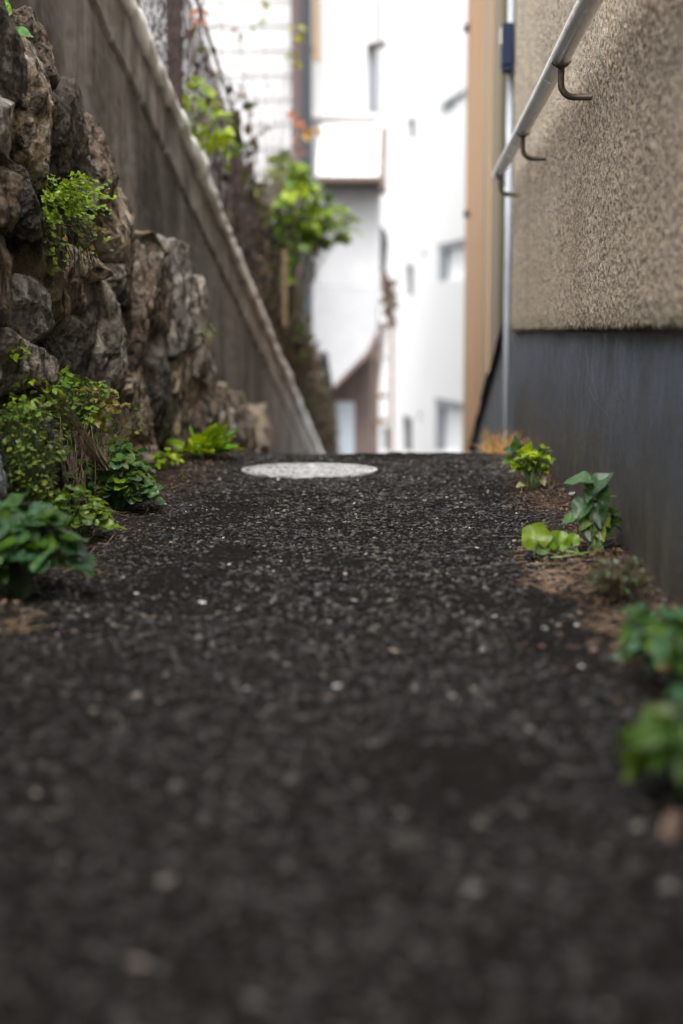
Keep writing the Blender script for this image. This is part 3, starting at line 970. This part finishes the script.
b.box((q0.x, 17.95, q0.z), (q1.x, 18.05, 8.5)); o = b.build('timber_batten', M_tan2); tag(o, 'pale tan timber batten standing beside the dark steel post', 'batten')
b2 = MB(); b2.box((q0.x - .1, 18.05, q0.z + .1), (q1.x, 18.1, q0.z + .2)); b2.build('fixing', M_dark, o).location = (0, 0, 0)

# white house with hood
M_white = mat('white_render', (.52, .52, .52), [dict(col=(.42, .42, .42), scale=3, lo=.5, hi=.75, amt=.5)], rough=.6)
M_pale = mat('pale_grey_panel', (.42, .43, .445), [dict(col=(.36, .36, .375), scale=4, amt=.6)], rough=.5)
M_brick = mat('brown_render', (.1, .072, .064), [dict(col=(.065, .045, .037), scale=3, stretch=(1, 1, .4))], rough=.8)
M_trim = mat('brown_trim', (.1, .065, .05), rough=.6)
wh = empty('white_house', (-1, 19, -3.3), 'white house with hooded bay and tapered apron above a brown ground floor', 'house')
D = 18.8
xl, xr2 = at(300, 60, D).x, at(373, 60, D).x
z113, z183, z285 = at(340, 113, D).z, at(340, 183, D).z, at(340, 285, D).z
b = MB(); b.box((xl, D + .35, at(0, 262, D).z), (xr2, D + 5, 8)); b.build('upper_wall', M_white, wh)
# side window recess at the upper right corner
zt, zb = at(372, 46, D).z, at(372, 116, D).z
b = MB(); b.box((xr2 - .06, D + .27, zb), (xr2 + .035, D + .347, zt)); b.build('window', mat('dark_glass', (.12, .13, .15), rough=.2), wh)
b = MB(); q = at(369, 48, D); b.prism([(q.x - .03, D + .1, zt), (q.x + .22, D + .1, zt + .05), (q.x + .22, D + .1, zt + .08), (q.x - .03, D + .1, zt + .06)], (0, .25, 0)); b.build('drip_cap', M_dark, wh)
b = MB(); b.box((xl - .02, D + .26, z113 - .03), (xr2 + .06, D + .348, z113 + .03)); b.build('band', mat('band_grey', (.5, .48, .45), rough=.6), wh)
# hood
hx0, hx1 = at(319, 160, D).x, at(388, 160, D).x
b = MB(); b.prism([(hx0, D + .34, z113 - .05), (hx0, D - .45, z183 + .25), (hx0, D - .62, z183 + .02), (hx0, D + .34, z183 + .02)], (hx1 - hx0 - .1, 0, 0)); b.build('hood', M_white, wh)
b = MB(); b.box((hx0 - .01, D - .64, z183 - .04), (hx1 - .06, D + .3, z183 + .015)); b.build('hood_edge', M_trim, wh)
b = MB(); b.prism([(hx1 - .095, D + .34, z183 + .75), (hx1 - .095, D - .45, z183 + .25), (hx1 - .095, D - .6, z183 - .12), (hx1 - .095, D + .34, z183 - .12)], (.07, 0, 0)); b.build('hood_cheek', M_trim, wh)
# bay panel
b = MB(); b.box((at(315, 200, D).x, D + .05, z285 - .3), (at(380, 200, D).x, D + .34, z183 - .045)); b.build('bay_panel', M_pale, wh)
# tapered apron below, leaning out like an awning
apd = lambda y_: D - .05 - .6 * (y_ - 262) / 124
ap = [(293, 262), (314, 284), (378, 287), (377, 330), (366, 352), (333, 386), (327, 352), (315, 351)]
b = MB(); b.prism([at(x_, y_, apd(y_)) for x_, y_ in ap][::-1], (0, .06, 0)); b.build('apron', mat('apron_sheet', (.2, .205, .215), [dict(col=(.17, .17, .18), scale=4, amt=.6)], rough=.55), wh)
tr = [(377, 330), (366, 352), (333, 386), (332, 391), (368, 356), (380, 331)]
b = MB(); b.prism([at(x_, y_, apd(y_) - .01) for x_, y_ in tr], (0, .08, 0)); b.build('apron_trim', M_brick, wh)
b = MB(); b.box((at(322, 400, D).x, D + .1, -3.5), (at(371, 400, D).x, D + 4, at(340, 300, D).z)); b.build('ground_floor', M_brick, wh)
b = MB(); b.box((at(336, 400, D).x, D + .06, -3.5), (at(354, 400, D).x, D + .098, at(340, 402, D).z)); b.build('door', mat('pale_blue_door', (.3, .34, .38), rough=.5), wh)
b = MB(); b.box((at(322, 400, D).x, D - .1, -3.5), (at(330, 400, D).x, D + .05, at(326, 352, D).z)); b.build('corner_post', mat('grey_post', (.06, .057, .06), rough=.7), wh)

# rusty outside stair beyond it
M_ru = mat('rust_orange', (.2, .1, .05), [dict(col=(.34, .25, .18), scale=8, lo=.4, hi=.6), dict(col=(.12, .07, .05), scale=5, lo=.5, hi=.7)], rough=.8)
D = 20.5
rs = empty('outside_stair', (at(384, 330, D).x, D, -3.3), 'rusty outside stair tower stacked against the brown gable edge', 'stair')
xa, xb2 = at(374, 330, D).x, at(393, 330, D).x
for x_ in (xa, xb2 - .04):
    for y_ in (D, D + .8):
        b = MB(); b.box((x_, y_, -3.5), (x_ + .035, y_ + .05, at(384, 262 if x_ == xa else 300, D).z)); b.build('post', M_ru, rs)
for yy in (284, 303, 327, 360, 398, 424):
    b = MB(); z_ = at(384, yy, D).z; b.box((xa - .02, D - .03, z_), (xb2 + (.05 if yy < 330 else -.09), D + .85, z_ + (.06 if yy < 340 else .03))); b.build('landing', M_ru, rs)
b = MB(); z0_ = at(384, 326, D).z
for k in range(26):                                       # slatted rail panels
    x_ = random.uniform(xa, xb2 - .02); z_ = z0_ + random.uniform(.02, .75); b.box((x_, D - .06 - .002 * k, z_), (x_ + random.uniform(.04, .14), D - .03 - .002 * k, z_ + random.uniform(.03, .14)))
b.build('rail_panel', mat('brown_slats', (.1, .065, .045), [dict(col=(.4, .32, .26), scale=7, lo=.5, hi=.6)], rough=.8), rs)
b = MB(); z_ = at(384, 395, D).z
for k in range(14): b.box((xa - .03 + k * .008, D - .03 + k * .05, z_ + k * .07), (xa + .07 + k * .008, D + .02 + k * .05, z_ + k * .07 + .05))
b.build('tread_flight', M_ru, rs)
q0, q1 = at(379, 272, D), at(388, 226, D)
b = MB(); b.prism([(q0.x, D - .1, q0.z), (q1.x - .04, D - .1, q0.z), (q1.x, D - .1, (q0.z + q1.z) / 2 + .1), (q1.x - .02, D - .1, q1.z - .08), (q0.x + .03, D - .1, q1.z), (q0.x, D - .1, q1.z)], (0, .5, 0))
b.build('dark_canopy', mat('dark_canopy', (.04, .037, .04), rough=.7), rs)

# apartment block far behind, its front running obliquely down the street
M_apt = mat('white_apartment', (.76, .76, .76), [dict(col=(.68, .68, .69), scale=.8, lo=.5, hi=.8, amt=.5)], rough=.7)
M_blind = mat('pale_blind', (.85, .86, .87), rough=.6)
M_glass = mat('window_glass', (.05, .055, .06), rough=.4, spec=.2)
A0, A1 = Vector((at(492, 330, 26).x, 26, 0)), Vector((at(360, 330, 38).x, 38, 0))
dirA = (A1 - A0).normalized(); LA = (A1 - A0).length; nA = Vector((dirA.y, -dirA.x, 0))
nA = -nA if nA.y > 0 else nA


def on_facade(px, py):
    d = RM @ Vector(((px - 341.5) / F, (512 - py) / F, -1)); o = Vector((0, 0, H))
    t_ = (A0 - o).dot(nA) / d.dot(nA); q = o + d * t_
    return (q - A0).dot(dirA), q.z


apt = empty('apartment_block', (A0.x, A0.y, -3.3), 'overexposed white apartment block with small dark windows at the alley end', 'building')
rects = []
for (x0, x1, y0, y1) in ((381, 389, 428, 450), (402, 412, 418, 450), (434, 463, 403, 449), (405, 413, 264, 296), (437, 466, 238, 282), (407, 415, 116, 142), (440, 466, 88, 118), (418, 421, 412, 424), (421, 425, 250, 257)):
    s0, za = on_facade(x1, y0); s1, zb = on_facade(x0, y1); rects.append((s0, s1, zb, za))
ss = sorted({0, LA} | {r_[0] for r_ in rects} | {r_[1] for r_ in rects}); zz = sorted({-3.5, 9.5} | {r_[2] for r_ in rects} | {r_[3] for r_ in rects})
b = MB()


def fp(s, z, off=0): return A0 + dirA * s + Vector((0, 0, z)) - nA * off


for i in range(len(ss) - 1):
    for j in range(len(zz) - 1):
        sm, zm = (ss[i] + ss[i + 1]) / 2, (zz[j] + zz[j + 1]) / 2
        if any(r_[0] < sm < r_[1] and r_[2] < zm < r_[3] for r_ in rects): continue
        b.add([fp(ss[i], zz[j]), fp(ss[i + 1], zz[j]), fp(ss[i + 1], zz[j + 1]), fp(ss[i], zz[j + 1])], [(0, 1, 2, 3)])
for (s0, s1, z0_, z1_) in rects:
    for (a_, b_) in (((s0, z0_), (s1, z0_)), ((s1, z0_), (s1, z1_)), ((s1, z1_), (s0, z1_)), ((s0, z1_), (s0, z0_))):
        b.add([fp(*a_), fp(*b_), fp(*b_, .1 if s1 - s0 < 1.5 else .16), fp(*a_, .1 if s1 - s0 < 1.5 else .16)], [(0, 1, 2, 3)])
b.build('wall', M_apt, apt)
b = MB(); b.hexa([fp(0, -3.5, .32), fp(LA, -3.5, .32), fp(LA, -3.5, 8), fp(0, -3.5, 8), fp(0, 9.5, .32), fp(LA, 9.5, .32), fp(LA, 9.5, 8), fp(0, 9.5, 8)]); b.build('wall_core', M_apt, apt)
for (s0, s1, z0_, z1_) in rects:
    e_ = .13 if s1 - s0 > 1.5 else .07
    m_ = MB(); m_.hexa([fp(s0, z0_, e_), fp(s1, z0_, e_), fp(s1, z0_, e_ + .03), fp(s0, z0_, e_ + .03), fp(s0, z1_, e_), fp(s1, z1_, e_), fp(s1, z1_, e_ + .03), fp(s0, z1_, e_ + .03)])
    w_ = m_.build('window', M_glass if s1 - s0 < 1.5 else M_blind, apt)
    if s1 - s0 > 1.5:
        m_ = MB(); h_ = (z1_ - z0_) * .16
        m_.hexa([fp(s0, z1_ - h_, .02), fp(s1, z1_ - h_, .02), fp(s1, z1_ - h_, .12), fp(s0, z1_ - h_, .12), fp(s0, z1_, .02), fp(s1, z1_, .02), fp(s1, z1_, .12), fp(s0, z1_, .12)])
        m_.hexa([fp(s1 - .5, z0_, .02), fp(s1 - .04, z0_, .02), fp(s1 - .04, z0_, .12), fp(s1 - .5, z0_, .12), fp(s1 - .5, z1_ - h_, .02), fp(s1 - .04, z1_ - h_, .02), fp(s1 - .04, z1_ - h_, .12), fp(s1 - .5, z1_ - h_, .12)])
        m_.build('recess_shade', mat('grey_recess_shade', (.22, .24, .26), rough=.6), apt)  # recess shade put into colour: grey bars along the top and one side

# ------------------------------------------------------------------ plants, left
def gd(py):   # distance of level ground at an image row
    return at(341, py, 1).z and (H / ((H - at(341, py, 1).z)))


D = gd(603)
plant('broadleaf_weed', 'blurred clump of large bluish green leaves nearest the camera at left', 'weed', at(18, 600, D),
      clump(at(2, 545, D), (.085, .07, .068), 210, .040, ['round', 'heart'], BLU + DK, .9) + clump(at(42, 555, D), (.04, .06, .04), 40, .04, ['round', 'heart'], BLU, 1.0), every=2)
D = gd(546)
plant('broadleaf_weed', 'small yellow green weed on the soil between two larger clumps', 'weed', at(75, 545, D),
      clump(at(76, 518, D), (.07, .06, .055), 160, .024, ['round', 'lobed'], MID + [(.13, .2, .04)], .9), every=2)
D = gd(517)
plant('clover', 'dense glossy mound of dark scalloped leaves at the stone wall foot', 'weed', at(122, 514, D),
      clump(at(117, 482, D), (.078, .075, .085), 330, .025, ['round', 'round', 'lobed'], DK[1:] + MID[1:] + BLU[:2] + [(.06, .14, .03)], .9) + clump(at(138, 498, D), (.04, .05, .035), 40, .026, 'round', DK + BLU, .9), every=2)
D = 2.62
plant('fern', 'dark feathery fern in the gap at the left stones', 'fern', at(30, 500, D),
      clump(at(30, 452, D), (.062, .06, .1), 950, .0125, ['fan', 'small'], [(.11, .17, .02), (.08, .13, .02), (.17, .21, .025), (.05, .08, .015)], .6, -1) + clump(at(26, 412, D), (.035, .04, .03), 70, .018, 'fan', [(.16, .24, .03), (.12, .2, .03)], .8), every=6)
D = 3.05


def dry_stems(fo, st):
    for k in range(26):
        a_ = at(random.uniform(60, 94), random.uniform(415, 470), 3.0 + random.uniform(-.05, .05)); b_ = at(random.uniform(60, 94), random.uniform(470, 518), 2.95)
        stem_curve(st, a_, b_, .0008, -.02, jcol((.14, .09, .06)))


plant('fern', 'light trailing fern over brown dry stems in the middle stones', 'fern', at(75, 430, D),
      clump(at(74, 402, D), (.07, .06, .065), 360, .0155, ['fan', 'lobed'], [(.15, .24, .02), (.11, .19, .02), (.08, .13, .02)], .6, -1)
      + clump(at(98, 402, D), (.045, .05, .045), 110, .016, ['fan', 'lobed'], [(.18, .16, .03), (.22, .17, .05), (.12, .16, .02)], .6, -1)
      + clump(at(66, 385, D), (.03, .04, .03), 22, .026, 'lobed', [(.14, .26, .03)], .7), every=5, extra=dry_stems)
D = 2.98
plant('trailing_weed', 'loose straggly yellow green weed climbing the stones above the glossy mound', 'weed', at(104, 470, D),
      clump(at(90, 428, D + .12), (.055, .05, .06), 120, .016, ['lobed', 'small', 'fan'], MID + BR[2:] + [(.14, .12, .03)], .6, -1) + clump(at(120, 418, D + .2), (.05, .05, .06), 46, .015, ['lobed', 'small'], MID + [(.2, .17, .04)], .6, -1)
      + clump(at(40, 388, D - .15), (.05, .04, .03), 50, .017, ['lobed', 'small'], BR + MID, .7, -1) + clump(at(16, 352, D - .2), (.02, .03, .02), 16, .02, 'lobed', BR, .7, -1), (.08, .06, .03), .0008, every=3)
D = gd(474)
plant('broadleaf_weed', 'small bright lime weed beside the stone foot before the manhole', 'weed', at(166, 474, D),
      clump(at(165, 461, D), (.032, .04, .035), 45, .026, ['ovate', 'heart'], BR, .6), every=2)
D = 4.4
sl = []
for k in range(80):
    d_ = rdir(); d_.z = abs(d_.z) * .7 + .12
    if d_.x < -.8: continue
    r_ = random.uniform(.0, .06)
    p_ = at(204 + random.uniform(-10, 10), 455, D) + d_ * r_
    sl.append((p_, d_ + Vector((.25, 0, 0)), Vector((0, 0, 1)) + rdir() * .3, random.uniform(.045, .095), random.choice(['strap', 'ovate', 'ovate']), jcol(random.choice(BR + [(.15, .34, .04)]))))
plant('grass_tuft', 'bright green tuft of broad blades growing at the crest beside the stones', 'weed', at(205, 459, D), sl, every=6)
q = onX(200, 335, XS + .1)
plant('moss_sprig', 'tiny yellow green sprig sprouting on the tall grey stone', 'moss', q, clump(q + Vector((.03, 0, 0)), (.02, .03, .035), 40, .014, 'small', [(.2, .24, .05), (.14, .17, .04)], .6, -1), every=4)
# maidenhair fern hanging from the stone wall
D = 3.02
ml = []
root = at(42, 200, D + .05)
for k in range(58):
    tx, ty = random.choice([(random.uniform(46, 106), random.uniform(176, 222)), (random.uniform(40, 104), random.uniform(195, 270))])
    tip = at(tx, ty, D + random.uniform(-.13, .06)); tip.x += .01
    mid = (root + tip) / 2 + Vector((.015, -.01, .022))
    for q in range(14):
        t_ = .25 + .75 * q / 13
        p_ = root * (1 - t_) ** 2 + mid * 2 * t_ * (1 - t_) + tip * t_ * t_
        p_ = p_ + rdir() * .008
        low = ty > 225
        c_ = random.choice([(.16, .24, .02), (.2, .3, .025), (.12, .2, .02)] if not low else [(.1, .14, .02), (.16, .2, .025), (.06, .08, .015), (.14, .09, .03)])
        ml.append((p_, (tip - root).normalized() + rdir() * .7, Vector((.5, -.4, .8)) + rdir() * .35, random.uniform(.011, .019), 'fan', jcol(c_)))
ml += [px_leaf(29, 155, D, 16, 'heart', (.12, .3, .03), (-.2, 0, 1), (.3, -1, 0)), px_leaf(37, 166, D, 20, 'heart', (.06, .2, .07), (1, 0, .1), (.2, -.7, .6)),
       px_leaf(44, 178, D, 18, 'ovate', (.25, .26, .08), (.3, 0, -1), (.3, -1, .2)), px_leaf(33, 178, D, 16, 'ovate', (.1, .22, .03), (-.2, 0, -1), (.3, -1, .2)), px_leaf(40, 218, D, 10, 'round', (.14, .2, .03), (0, 0, -1), (.3, -1, .2))]


def hang(fo, st):
    for k in range(110):
        a_ = at(random.uniform(40, 92), random.uniform(222, 255), D + random.uniform(-.03, .06))
        stem_curve(st, a_, a_ + Vector((random.uniform(-.01, .02), 0, -random.uniform(.02, .07))), .0011, 0, jcol(random.choice([(.05, .05, .015), (.09, .1, .02), (.03, .025, .012)])))


plant('maidenhair_fern', 'yellow green maidenhair fern hanging from a hole high in the stone wall', 'fern', root, ml, (.05, .03, .02), .0008, every=7, extra=hang)
D = 2.85
plant('seedling', 'two leafed seedling at the top left corner of the stone wall', 'weed', at(9, 45, D),
      [px_leaf(8, 10, D, 15, 'ovate', (.2, .38, .03), (.1, 0, 1), (.2, -1, .2)), px_leaf(21, 31, D, 27, 'ovate', (.1, .26, .06), (1, -.1, -.25), (.1, -.6, .8)),
       px_leaf(14, 38, D, 16, 'ovate', (.16, .3, .03), (.8, -.1, -.3), (.1, -.9, .4)), px_leaf(6, 2, D, 9, 'ovate', (.14, .3, .03), (0, 0, 1), (.2, -1, .2))])

# ------------------------------------------------------------------ plants, right
D = gd(489)
L_ = [px_leaf(528, 450, D, 20, 'heart', BR[1], (.2, -.4, .8), (-.2, -1, .3)), px_leaf(540, 457, D, 20, 'heart', BR[1], (.6, -.6, .1), (-.2, -.5, .8)), px_leaf(532, 465, D, 19, 'heart', BR[0], (-.4, -.7, -.3), (-.2, -.6, .7)),
      px_leaf(543, 468, D, 18, 'heart', BR[2], (.5, -.6, -.4), (.1, -.8, .5)), px_leaf(519, 469, D, 13, 'heart', (.25, .34, .06), (-1, -.4, -.1), (-.2, -.4, .8)), px_leaf(522, 485, D, 17, 'heart', (.3, .34, .14), (-.7, -.7, .1), (0, -.3, 1)),
      px_leaf(543, 481, D, 11, 'heart', (.3, .28, .14), (.3, -.5, -.7), (.1, -1, .3)), px_leaf(511, 450, D + .12, 17, 'heart', (.06, .13, .08), (-.7, -.5, .2), (-.3, -.8, .5)), px_leaf(508, 461, D + .12, 15, 'heart', DK[1], (-.7, -.5, -.2), (-.3, -.8, .5)),
      px_leaf(516, 443, D + .1, 15, 'heart', DK[2], (-.2, -.2, .8), (-.3, -.9, .2)), px_leaf(530, 478, D, 14, 'heart', DK[0], (0, -.5, -.7), (0, -1, .2))]
L_ += clump(at(532, 464, D), (.042, .03, .045), 46, .026, ['heart', 'lobed'], BR + MID + DK[:1], .6)
plant('ivy_seedling', 'small bright lime ivy at the wall foot nearest the crest', 'ivy', at(534, 489, D), L_)
D = gd(551)
L_ = [px_leaf(577, 480, D, 28, 'heart', (.085, .15, .07), (-1, -.2, -.05), (.1, -.35, 1)), px_leaf(601, 480, D, 29, 'heart', (.055, .105, .045), (.7, -.1, .6), (-.5, -.6, .5)),
      px_leaf(580, 511, D, 27, 'heart', (.045, .1, .035), (-.4, -.5, -.7), (-.4, -.9, .4)), px_leaf(569, 519, D, 18, 'heart', (.07, .15, .04), (-.8, -.5, -.3), (-.2, -.5, .8)), px_leaf(598, 514, D, 30, 'heart', (.025, .06, .022), (.1, -.4, -.8), (-.3, -1, .2)),
      px_leaf(590, 495, D, 20, 'heart', (.05, .11, .04), (-.3, -.6, -.3), (-.2, -.6, .8)), px_leaf(604, 498, D, 22, 'heart', (.04, .08, .02), (.2, -.3, -.8), (-.4, -.9, .2)), px_leaf(601, 534, D, 17, 'heart', (.16, .2, .04), (.2, -.4, -.6), (-.3, -1, .2)),
      px_leaf(590, 532, D, 20, 'heart', DK[0], (-.1, -.5, -.6), (-.3, -1, .3)), px_leaf(606, 521, D, 16, 'heart', (.12, .16, .03), (.3, -.3, -.7), (-.5, -.9, .2)), px_leaf(594, 545, D, 18, 'heart', DK[1], (-.1, -.5, -.3), (-.2, -.6, .8)), px_leaf(584, 524, D, 18, 'heart', MID[2], (-.5, -.5, -.6), (-.3, -.9, .3))]
L_ += clump(at(598, 520, D + .05), (.025, .04, .05), 30, .026, ['heart', 'lobed'], DK + MID[2:], .4)
plant('ivy_seedling', 'upright ivy with folded dark green leaves against the base wall', 'ivy', at(597, 551, D), L_, every=1, sr=.0016)
D = gd(556)
L_ = [px_leaf(536, 537, D, 29, 'round', (.13, .2, .012), (-.3, .2, 1), (-.1, -1, .25)), px_leaf(541, 550, D, 21, 'round', (.1, .19, .06), (-.4, -.8, .0), (0, -.5, .9)), px_leaf(559, 541, D, 22, 'round', (.12, .2, .012), (.1, .1, 1), (.1, -1, .3)),
      px_leaf(573, 540, D, 14, 'round', (.13, .21, .015), (.3, .1, 1), (.1, -1, .3)), px_leaf(551, 545, D, 16, 'round', (.08, .16, .015), (.2, -.3, .8), (0, -1, .4))]


def runner(fo, st):
    st.tube([at(546, 558, D), at(560, 557, D), at(575, 555, D), at(590, 552, D)], .0022, 6, (.14, .2, .04))


plant('pennywort', 'round backlit lime leaves creeping on a runner before the upright ivy', 'weed', at(585, 555, D), L_, (.12, .2, .04), .0014, extra=runner)
D = gd(601)
plant('small_weed', 'small dark brownish weed by the base wall with pale shiny leaves', 'weed', at(620, 600, D),
      clump(at(616, 579, D), (.04, .04, .036), 170, .014, ['ovate', 'small'], [(.05, .045, .02), (.07, .05, .025), (.04, .07, .025), (.14, .2, .13), (.03, .03, .015)], .8)
      + clump(at(610, 553, D + .3), (.022, .02, .008), 14, .016, 'ovate', [(.2, .11, .03), (.12, .07, .03)], .6, -1), (.08, .05, .03), every=2)
D = gd(690)
L_ = clump(at(676, 640, D), (.05, .07, .036), 60, .036, ['heart', 'ovate'], BLU + MID[2:] + DK, .8) + [px_leaf(646, 640, D, 38, 'heart', (.11, .22, .02), (-.8, -.4, -.2), (-.1, -.7, .7)), px_leaf(626, 653, D, 32, 'ovate', (.09, .17, .1), (-1, -.2, -.1), (0, -.4, .9)),
      px_leaf(668, 615, D, 36, 'heart', (.06, .15, .08), (-.4, -.5, .3), (-.1, -.6, .8)), px_leaf(655, 628, D, 30, 'heart', (.06, .15, .03), (-.6, -.6, 0), (-.1, -.6, .8))]
plant('broadleaf_weed', 'blurred green weed at the right edge above an orange fallen leaf', 'weed', at(682, 690, D), L_, every=2)
D = gd(800)
L_ = clump(at(698, 745, D), (.035, .06, .036), 40, .042, ['heart', 'ovate'], DK + MID[2:], .6) + [px_leaf(662, 724, D, 34, 'heart', (.06, .1, .008), (-.4, -.3, .6), (-.2, -1, .3)), px_leaf(660, 757, D, 34, 'heart', (.05, .095, .008), (-.5, -.4, -.6), (-.2, -1, .3)),
      px_leaf(680, 696, D, 42, 'heart', (.045, .1, .045), (-.5, -.5, .2), (0, -.5, .9)), px_leaf(680, 740, D, 40, 'heart', (.05, .1, .045), (-.5, -.7, 0), (-.1, -.7, .7))]
plant('broadleaf_weed', 'strongly blurred lime weed at the right edge, nearest the camera', 'weed', at(690, 800, D), L_, every=2)

# fallen leaves
def fallen(px, py, spx, kind, col, tip, nr, label):
    D = gd(py); b = MB(); s = spx / F * D; q = at(px, py, D); q.z += .006
    leaf(b, q - Vector(tip).normalized() * s * .5, tip, nr, s, kind, col, .5, -.3, .08)
    o = b.build('fallen_leaf', M_dead, smooth=True)
    tag(o, label, 'leaf')


fallen(667, 668, 26, 'heart', (.4, .2, .09), (1, .3, .35), (-.2, -.7, .7), 'curled orange brown fallen leaf under the blurred green weed')
fallen(672, 836, 40, 'ovate', (.085, .055, .042), (.3, .5, .5), (-.5, -.7, .5), 'dull tan fallen leaf lowest at the right edge')
fallen(8, 612, 26, 'ovate', (.36, .25, .17), (.6, .3, .1), (0, -.5, .9), 'pale tan fallen leaf lying under the left foreground weed')
fallen(575, 497, 14, 'ovate', (.22, .21, .2), (1, .2, .05), (0, -.2, 1), 'flat grey fallen leaf on the path beside the upright ivy')

# dry grass and roots
def dry(px0, px1, py0, py1, n, length, cols, label, up=.25, name='dry_grass', rr=.0007):
    Dm = gd((py0 + py1) / 2); base = at((px0 + px1) / 2, (py0 + py1) / 2, Dm)
    t_ = empty(name, base, label, 'dry grass'); st = MB()
    for k in range(n):
        py = random.uniform(py0, py1); q = at(random.uniform(px0, px1) + (py - (py0 + py1) / 2) * .7, py, gd(py)); q.z = max(q.z, .0) + .004
        d = rdir(); d.z = abs(d.z) * up; d.normalize(); l = length * random.uniform(.5, 1.3)
        pts = [q]
        for j in range(5):
            d = (d + rdir() * .35 + Vector((0, 0, -.08))).normalized(); e = pts[-1] + d * l / 5; e.z = max(e.z, .003); pts.append(e)
        st.tube(pts, [rr * (1 - .12 * j) for j in range(6)], 4, jcol(random.choice(cols)))
    st.build('blades', M_dead, t_)
    return t_


TN = [(.24, .16, .1), (.17, .11, .07), (.34, .245, .17), (.09, .055, .035)]
dry(528, 592, 548, 602, 170, .045, TN, 'tan dry roots and grass in front of the creeping lime leaves')
dry(608, 640, 615, 660, 80, .04, TN, 'pale dry grass between the brown weed and blurred weed')
dry(510, 560, 488, 515, 70, .03, [(.09, .05, .03), (.13, .08, .05)], 'short reddish dry litter below the lime ivy')
dry(-5, 18, 598, 640, 70, .04, TN, 'tan dry grass beneath the left foreground weed')
t_ = empty('dry_grass', (.27, 5.0, -.05), 'orange dry grass standing at the crest beside the slate base', 'dry grass'); st = MB()
for k in range(200):
    q = Vector((random.uniform(.25, .35), random.uniform(4.8, 5.2), 0)); q.z = float(pz(q.y)) - .01
    l = random.uniform(.05, .13); d = Vector((random.uniform(-.5, .4), random.uniform(-.4, .3), 1)).normalized(); pts = [q]
    for j in range(4):
        d = (d + rdir() * .3 + Vector((0, 0, -.1))).normalized(); pts.append(pts[-1] + d * l / 4)
    st.tube(pts, [.0022 * (1 - .2 * j) for j in range(5)], 4, jcol(random.choice([(.55, .27, .1), (.4, .19, .07), (.6, .38, .2), (.25, .22, .05)])))
st.build('blades', M_dead, t_)

# brown litter caught along both edges of the path
lt = MB()
for k in range(2600):
    right = random.random() < .68
    y_ = random.uniform(1.0, 4.9)
    x_ = .375 - abs(random.gauss(0, .06)) if right else -.66 + abs(random.gauss(0, .06))
    z_ = float(path_z(np.array([x_]), np.array([y_]))[0]) + .002
    c_ = jcol(random.choice([(.1, .055, .035), (.07, .04, .025), (.16, .1, .065), (.05, .03, .02), (.2, .14, .1)]))
    d_ = rdir(); d_.z = abs(d_.z) * .3
    if k % 3:
        leaf(lt, (x_, y_, z_), d_, rdir() * .5 + Vector((0, 0, 1)), random.uniform(.005, .013), 'small', c_, .6, -.2, .1)
    else:
        p_ = Vector((x_, y_, z_)); l_ = random.uniform(.012, .035)
        lt.tube([p_, p_ + d_.normalized() * l_ * .5 + rdir() * .002, p_ + d_.normalized() * l_], .0006, 4, c_)
tag(lt.build('leaf_litter', M_dead), 'fine brown leaf and twig litter caught along both path edges', 'litter', kind='stuff')

# old cobweb under the plaster edge
cb = MB(); qc = onX(583, 338, XW + .008)
for k in range(13):
    a_ = onX(583 + random.gauss(0, 16), 336 + abs(random.gauss(0, 26)), XW - .002); b_ = onX(583 + random.gauss(0, 14), 350 + abs(random.gauss(0, 45)), XW - .003)
    mid = (a_ + b_) / 2 + Vector((-.004, random.uniform(-.02, .02), -.006))
    cb.tube([a_, mid, b_], 0.00005, 3, (.5, .5, .52), False)
tag(cb.build('cobweb', mat('cobweb', (.4, .4, .42), rough=.6)), 'thin torn cobweb on the grey base under the plaster edge', 'cobweb')

# ------------------------------------------------------------------ light
w = bpy.data.worlds.new('World'); sc.world = w; w.use_nodes = True
nt = w.node_tree; bg = nt.nodes['Background']
sky = nt.nodes.new('ShaderNodeTexSky'); sky.sky_type = 'NISHITA'; sky.sun_disc = False
SE, SR = R(54), R(186)        # hazy sun behind the camera
sky.sun_elevation = SE; sky.sun_rotation = SR
sky.dust_density = 4; sky.air_density = 1.0; sky.ozone_density = 1.0
hs = nt.nodes.new('ShaderNodeHueSaturation'); hs.inputs['Saturation'].default_value = .12
nt.links.new(sky.outputs[0], hs.inputs['Color']); nt.links.new(hs.outputs[0], bg.inputs['Color'])
bg.inputs['Strength'].default_value = .15
sd = bpy.data.lights.new('sun', 'SUN'); sd.energy = 1.0; sd.angle = R(45); sd.color = (1, .96, .9)
so = bpy.data.objects.new('sun', sd); COL.objects.link(so)
dvec = Vector((math.sin(SR) * math.cos(SE), math.cos(SR) * math.cos(SE), math.sin(SE)))
so.rotation_euler = dvec.to_track_quat('Z', 'Y').to_euler()
so.location = (-3, -3, 8)

sc.view_settings.view_transform = 'Standard'
sc.view_settings.look = 'None'
sc.view_settings.gamma = 1
sc.view_settings.use_curve_mapping = False
sc.view_settings.exposure = 1.85
sc.cycles.use_denoising = True
try: sc.cycles.denoiser = 'OPENIMAGEDENOISE'
except Exception: pass
sc.cycles.max_bounces = 6
